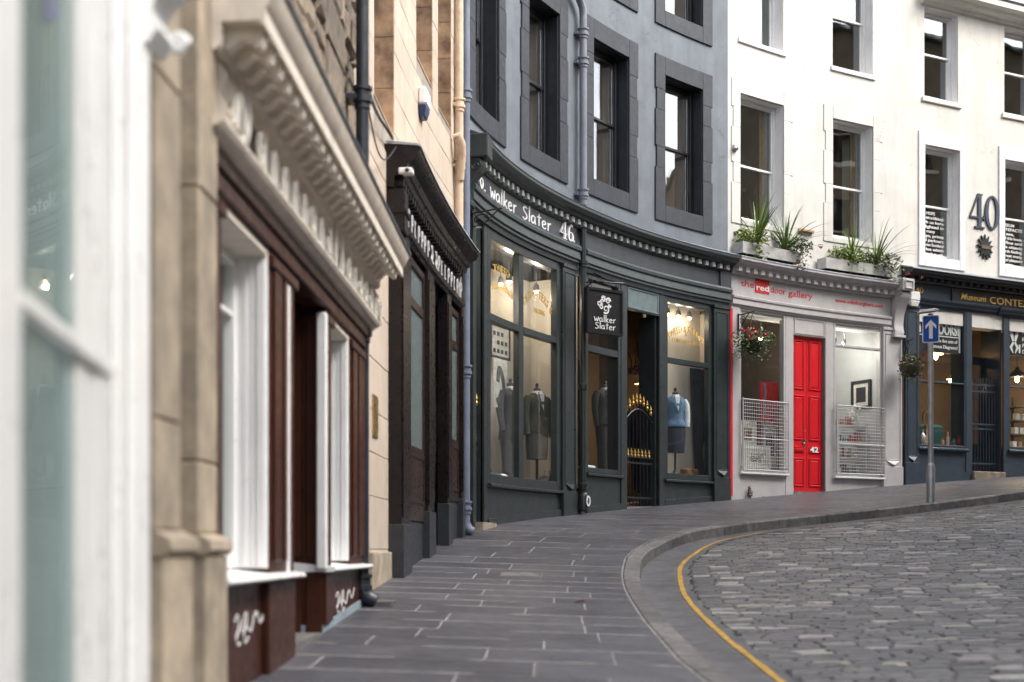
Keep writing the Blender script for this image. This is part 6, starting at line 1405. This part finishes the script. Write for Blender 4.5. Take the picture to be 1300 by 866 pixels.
def trailing(label, s, n, z, rad, seed, mats, flow=(), drape=.35, nl=260, size=.035, name='trailing_plant', grp='trailing plants on the ledge'):
    t = thing(name, label, 'plant', W(s, n, z), grp); r = random.Random(seed); c = W(s, n, z + rad[2] * .7)
    for i, m in enumerate(mats): b = MB(); leaf_cloud(b, c, rad, nl // len(mats), size, r, (.4, drape)); kind(build(b, 'foliage', M[m], t), 'stuff')
    b = MB()
    for _ in range(10): a = Vector(W(s, n, z)); q = a + Vector((r.gauss(0, rad[0] * .6), r.gauss(0, rad[1] * .5), r.uniform(-drape * .7, rad[2]))); b.tube([a, (a + q) / 2 + Vector((0, 0, .06)), q], [.006, .005, .003], 4)
    kind(build(b, 'stem', M['leaf'], t), 'stuff')
    for m, k, sz in flow:
        for _ in range(k):
            b = MB(); o = Vector(c) + Vector((r.gauss(0, rad[0] * .55), r.gauss(0, rad[1] * .55), r.gauss(0, rad[2] * .6) - (drape * r.random() * .7))); leaf_cloud(b, o, (sz, sz, sz * .8), 16, sz * .55, r); build(b, 'flower', M[m], t)
    return t
def planter(label, s0, s1):
    t = thing('planter', label, 'planter', W((s0 + s1) / 2, .16, 5.34), 'stone planters on the ledge')
    b = MB(); b.box(s0, s1, .03, .05, 5.345, 5.55, step=.4); b.box(s0, s1, .24, .265, 5.345, 5.55, step=.4); b.box(s0, s0 + .03, .0505, .2395, 5.345, 5.55); b.box(s1 - .03, s1, .0505, .2395, 5.345, 5.55); build(b, 'trough', M['stone_trough'], t)
    b = MB(); b.box(s0 + .031, s1 - .031, .051, .239, 5.36, 5.52); build(b, 'soil', M['soil'], t)
planter('pale stone trough under the left white window above the gallery sign', 9.72, 11.35); planter('pale stone trough under the right white window above the gallery web address', 12.05, 13.95)
blade_plant('tall spiky plant at the left of the left trough', S(961, .16), .16, 5.56, 34, 1.0, 1); blade_plant('tall spiky plant right of centre in the left trough', S(997, .16), .16, 5.56, 28, .92, 2)
blade_plant('spiky plant standing upright in the middle of the right trough', S(1082, .16), .16, 5.56, 24, .74, 3); blade_plant('wide spiky plant at the right end of the right trough', S(1112, .16), .16, 5.56, 30, .98, 4)
trailing('bushy green plant around the left spiky plant with pale flowers', S(953, .2), .18, 5.54, (.36, .18, .18), 11, ('leaf', 'yellow_leaf'), (('petal_white', 6, .04),), nl=640)
trailing('trailing plant with crimson flowers hanging from the right of the left trough', S(1008, .22), .22, 5.54, (.38, .17, .17), 12, ('leaf', 'leaf'), (('petal_crimson', 9, .05), ('petal_white', 2, .035)), drape=.40, nl=700)
trailing('yellow green leafy plant at the left of the right trough', S(1074, .2), .18, 5.54, (.40, .17, .19), 13, ('yellow_leaf', 'leaf'), (('petal_white', 3, .035),), nl=680)
trailing('dense green and red flecked plant trailing over the right trough', S(1115, .22), .2, 5.52, (.52, .18, .18), 15, ('leaf', 'leaf', 'bronze_leaf'), (('petal_crimson', 6, .035),), drape=.38, nl=900)
b = MB(); b.box(11.55, 11.95, .005, .05, 6.02, 6.07); b.box(11.6, 11.9, .051, .07, 6.03, 6.05); tag(build(b, 'rusty_bracket', M['clay'], None, W(11.7, .02, 6.02)), 'rust streaked ledge fixed to the white wall between the two troughs', 'bracket')
# ------------------------------------------------------------------ hanging baskets
def basket(label, s, n, zc, s_w, zb, rad, seed, mats, flow, brmat='black_iron', drape=.32, nl=700):
    t = thing('hanging_basket', label, 'flower basket', W(s, n, zc), 'hanging flower baskets')
    b = MB(); b.lathe(W(s, n, zc - .24), [(.02, 0), (.12, .04), (.19, .13), (.215, .22)], 16); build(b, 'basket', M['moss'], t, smooth=40)
    r = random.Random(seed)
    for m in mats: b = MB(); leaf_cloud(b, W(s, n, zc + .05), (rad, rad * .8, .20), nl // len(mats), .036, r, (.55, drape)); kind(build(b, 'foliage', M[m], t), 'stuff')
    for m, k, sz in flow:
        for _ in range(k): b = MB(); o = Vector(W(s, n, zc + .12)) + Vector((r.gauss(0, rad * .5), r.gauss(0, rad * .4), r.gauss(.0, .09))); leaf_cloud(b, o, (sz, sz, sz * .8), 16, sz * .55, r); build(b, 'flower', M[m], t)
    b = MB()
    for a in (0, 2.1, 4.2): b.tube([Vector(W(s, n, zc)) + Vector((.2 * math.cos(a), .2 * math.sin(a), 0)), W(s, n, zb - .02)], .005, 4)
    kind(build(b, 'chain', M[brmat], t), 'stuff')
    q = thing('basket_bracket', 'scrolled iron arm carrying the ' + label.split(' before')[0].split(' at the')[0], 'bracket', W(s_w, .05, zb - .3), 'brackets of the hanging baskets')
    b = MB(); P0 = W(s_w, .06, zb); b.tube([P0, W(s, n + .05, zb + .02)], .013, 6); b.tube([W(s_w, .065, zb + .03), W(s_w, .065, zb - .36)], .014, 6); b.tube([W(s_w, .07, zb - .32), W(s_w + (s - s_w) * .35, .07 + (n - .07) * .3, zb - .16), W(s_w + (s - s_w) * .8, .07 + (n - .07) * .75, zb)], .010, 6); build(b, 'arm', M[brmat], q)
    b = MB(); b.tube([W(s_w + (s - s_w) * (.3 + .10 * (1 - i / 20) * math.cos(.6 * i)), .06 + (n - .06) * (.3 + .22 * (1 - i / 20) * math.cos(.6 * i)), zb - .11 + .09 * (1 - i / 20) * math.sin(.6 * i)) for i in range(20)], .008, 5); build(b, 'scroll', M[brmat], q)
basket('basket of red geraniums and silvery trailers before the left gallery window', S(955, .40), .40, 3.75, 9.84, 4.25, .42, 21, ('leaf', 'leaf', 'silver_leaf'), (('petal_red', 13, .055), ('petal_white', 3, .03)))
basket('basket of bronze and reddish foliage at the corner of the blue museum shop', S(1156, .38), .38, 3.62, 14.36, 4.12, .27, 22, ('bronze_leaf', 'leaf', 'bronze_leaf'), (('petal_crimson', 5, .04), ('goods_kraft', 3, .03)), drape=.26, nl=520)
# ------------------------------------------------------------------ one way sign
sx_ = S(1181.5, 4.30); zf = ZP(sx_, 4.3); t = thing('road_sign', 'blue one way arrow sign on a slim grey pole at the kerb', 'sign', W(sx_, 4.3, zf))
b = MB(); b.lathe(W(sx_, 4.3, zf), [(.068, -.05), (.068, .55), (.06, .58), (.045, .62)], 14); build(b, 'pole_base', M['steel'], t, smooth=40)
b = MB(); b.lathe(W(sx_, 4.3, zf), [(.042, .58), (.042, 2.96)], 14); build(b, 'pole', M['steel'], t, smooth=40)
pc_ = Vector(W(sx_, 4.3, zf + 2.71)); vd = Vector((-.25, -.97, 0)).normalized(); rt = Vector((-vd.y, vd.x, 0)); pc_ += vd * .062
SG = lambda x, y, q: tuple(pc_ + rt * x + vd * q + Vector((0, 0, y)))
def rrect(b, w_, h_, r_, t0, t1):
    pts = []
    for cx_, cy_, a0 in ((w_ / 2 - r_, h_ / 2 - r_, 0), (-w_ / 2 + r_, h_ / 2 - r_, 90), (-w_ / 2 + r_, -h_ / 2 + r_, 180), (w_ / 2 - r_, -h_ / 2 + r_, 270)):
        for k in range(5): a = R(a0 + 22.5 * k); pts.append((cx_ + r_ * math.cos(a), cy_ + r_ * math.sin(a)))
    m = len(pts); b.add([SG(x, y, t0) for x, y in pts] + [SG(x, y, t1) for x, y in pts], [tuple(range(m))[::-1], tuple(range(m, 2 * m))] + [(i, (i + 1) % m, m + (i + 1) % m, m + i) for i in range(m)])
b = MB(); rrect(b, .255, .425, .03, -.012, 0); pl_ = build(b, 'plate', M['sign_white'], t)
b = MB(); rrect(b, .230, .400, .022, .0005, .003); build(b, 'face', M['sign_blue'], pl_)
b = MB(); ap = [(0, .145), (.082, .055), (.082, .0), (.028, .06), (.028, -.15), (-.028, -.15), (-.028, .06), (-.082, 0), (-.082, .055)]
b.add([SG(x, y, .0032) for x, y in ap] + [SG(x, y, .006) for x, y in ap], [(9, 10, 12), (10, 11, 12), (9, 12, 15), (15, 16, 17), (9, 15, 17), (12, 13, 14, 15)] + [(i, (i + 1) % 9, 9 + (i + 1) % 9, 9 + i) for i in range(9)]); build(b, 'arrow', M['sign_white'], pl_)
b = MB(); rrect(b, .20, .03, .008, -.03, -.0125); b2 = build(b, 'clamp', M['steel'], t)
b = MB(); c_ = [(-.20, .245, .02, .05), (-.12, .27, .045, .07), (.05, .285, .05, .075), (.12, .285, .02, .04)]; vs = []
for x, y, hh, ww in c_: vs += [SG(x, y - hh / 2, -.06 - ww + .10), SG(x, y - hh / 2, -.06 + ww + .10), SG(x, y + hh / 2, -.06 + ww * .8 + .10), SG(x, y + hh / 2, -.06 - ww * .8 + .10)]
b.add(vs, [(0, 1, 2, 3), (15, 14, 13, 12)] + [(4 * i + q, 4 * i + (q + 1) % 4, 4 * i + 4 + (q + 1) % 4, 4 * i + 4 + q) for i in range(3) for q in range(4)]); build(b, 'lamp_head', M['steel'], t, bevel=.008)
# weeds and leaf litter along the wall foot
r = random.Random(17)
for s, lb in ((10.15, 'dark sprig of weed at the foot of the pale gallery front'),):
    t = thing('weed', lb, 'plant', W(s, .08, ZG(s))); b = MB(); leaf_cloud(b, W(s, .08, ZG(s) + .1), (.05, .04, .12), 60, .03, r); kind(build(b, 'foliage', M['bronze_leaf'], t), 'stuff')

for px_n, (s, n, lb) in enumerate(((-6.2, 1.75, 'curled orange leaf on the grey paving near the kerb'), (.75, .16, 'small brown leaf by the pale stone doorstep'), (10.4, .2, 'dry red leaf on the paving before the pale gallery front'))):
    z = ZP(s, n) + .004; b = MB(); c = Vector(W(s, n, z)); a = px_n * 1.3; u = Vector((math.cos(a), math.sin(a), 0)); v = Vector((-u.y, u.x, 0)); L_ = .055
    q = [c - u * L_, c - u * L_ * .3 + v * .028 + Vector((0, 0, .012)), c + u * L_ * .4 + v * .022 + Vector((0, 0, .016)), c + u * L_ + Vector((0, 0, .008)), c + u * L_ * .4 - v * .022 + Vector((0, 0, .014)), c - u * L_ * .3 - v * .028 + Vector((0, 0, .010)), c + Vector((0, 0, .004))]
    b.add(q, [(0, 1, 6), (1, 2, 6), (2, 3, 6), (3, 4, 6), (4, 5, 6), (5, 0, 6)]); tag(build(b, 'fallen_leaf', M['leather'], None, c), lb, 'leaf', 'fallen leaves on the paving')
t = thing('service_cover', 'small grey rectangular cover set into the paving slabs', 'cover', W(-3.75, 1.25, ZP(-3.75, 1.25)))
slab_piece('cover_frame', t, M['kerb'], -3.95, -3.58, lambda s: 1.0, lambda s: 1.4, ZP, th=.02, lift=.005); slab_piece('plate', t, M['kerb'], -3.92, -3.61, lambda s: 1.03, lambda s: 1.37, ZP, th=.02, lift=.008)
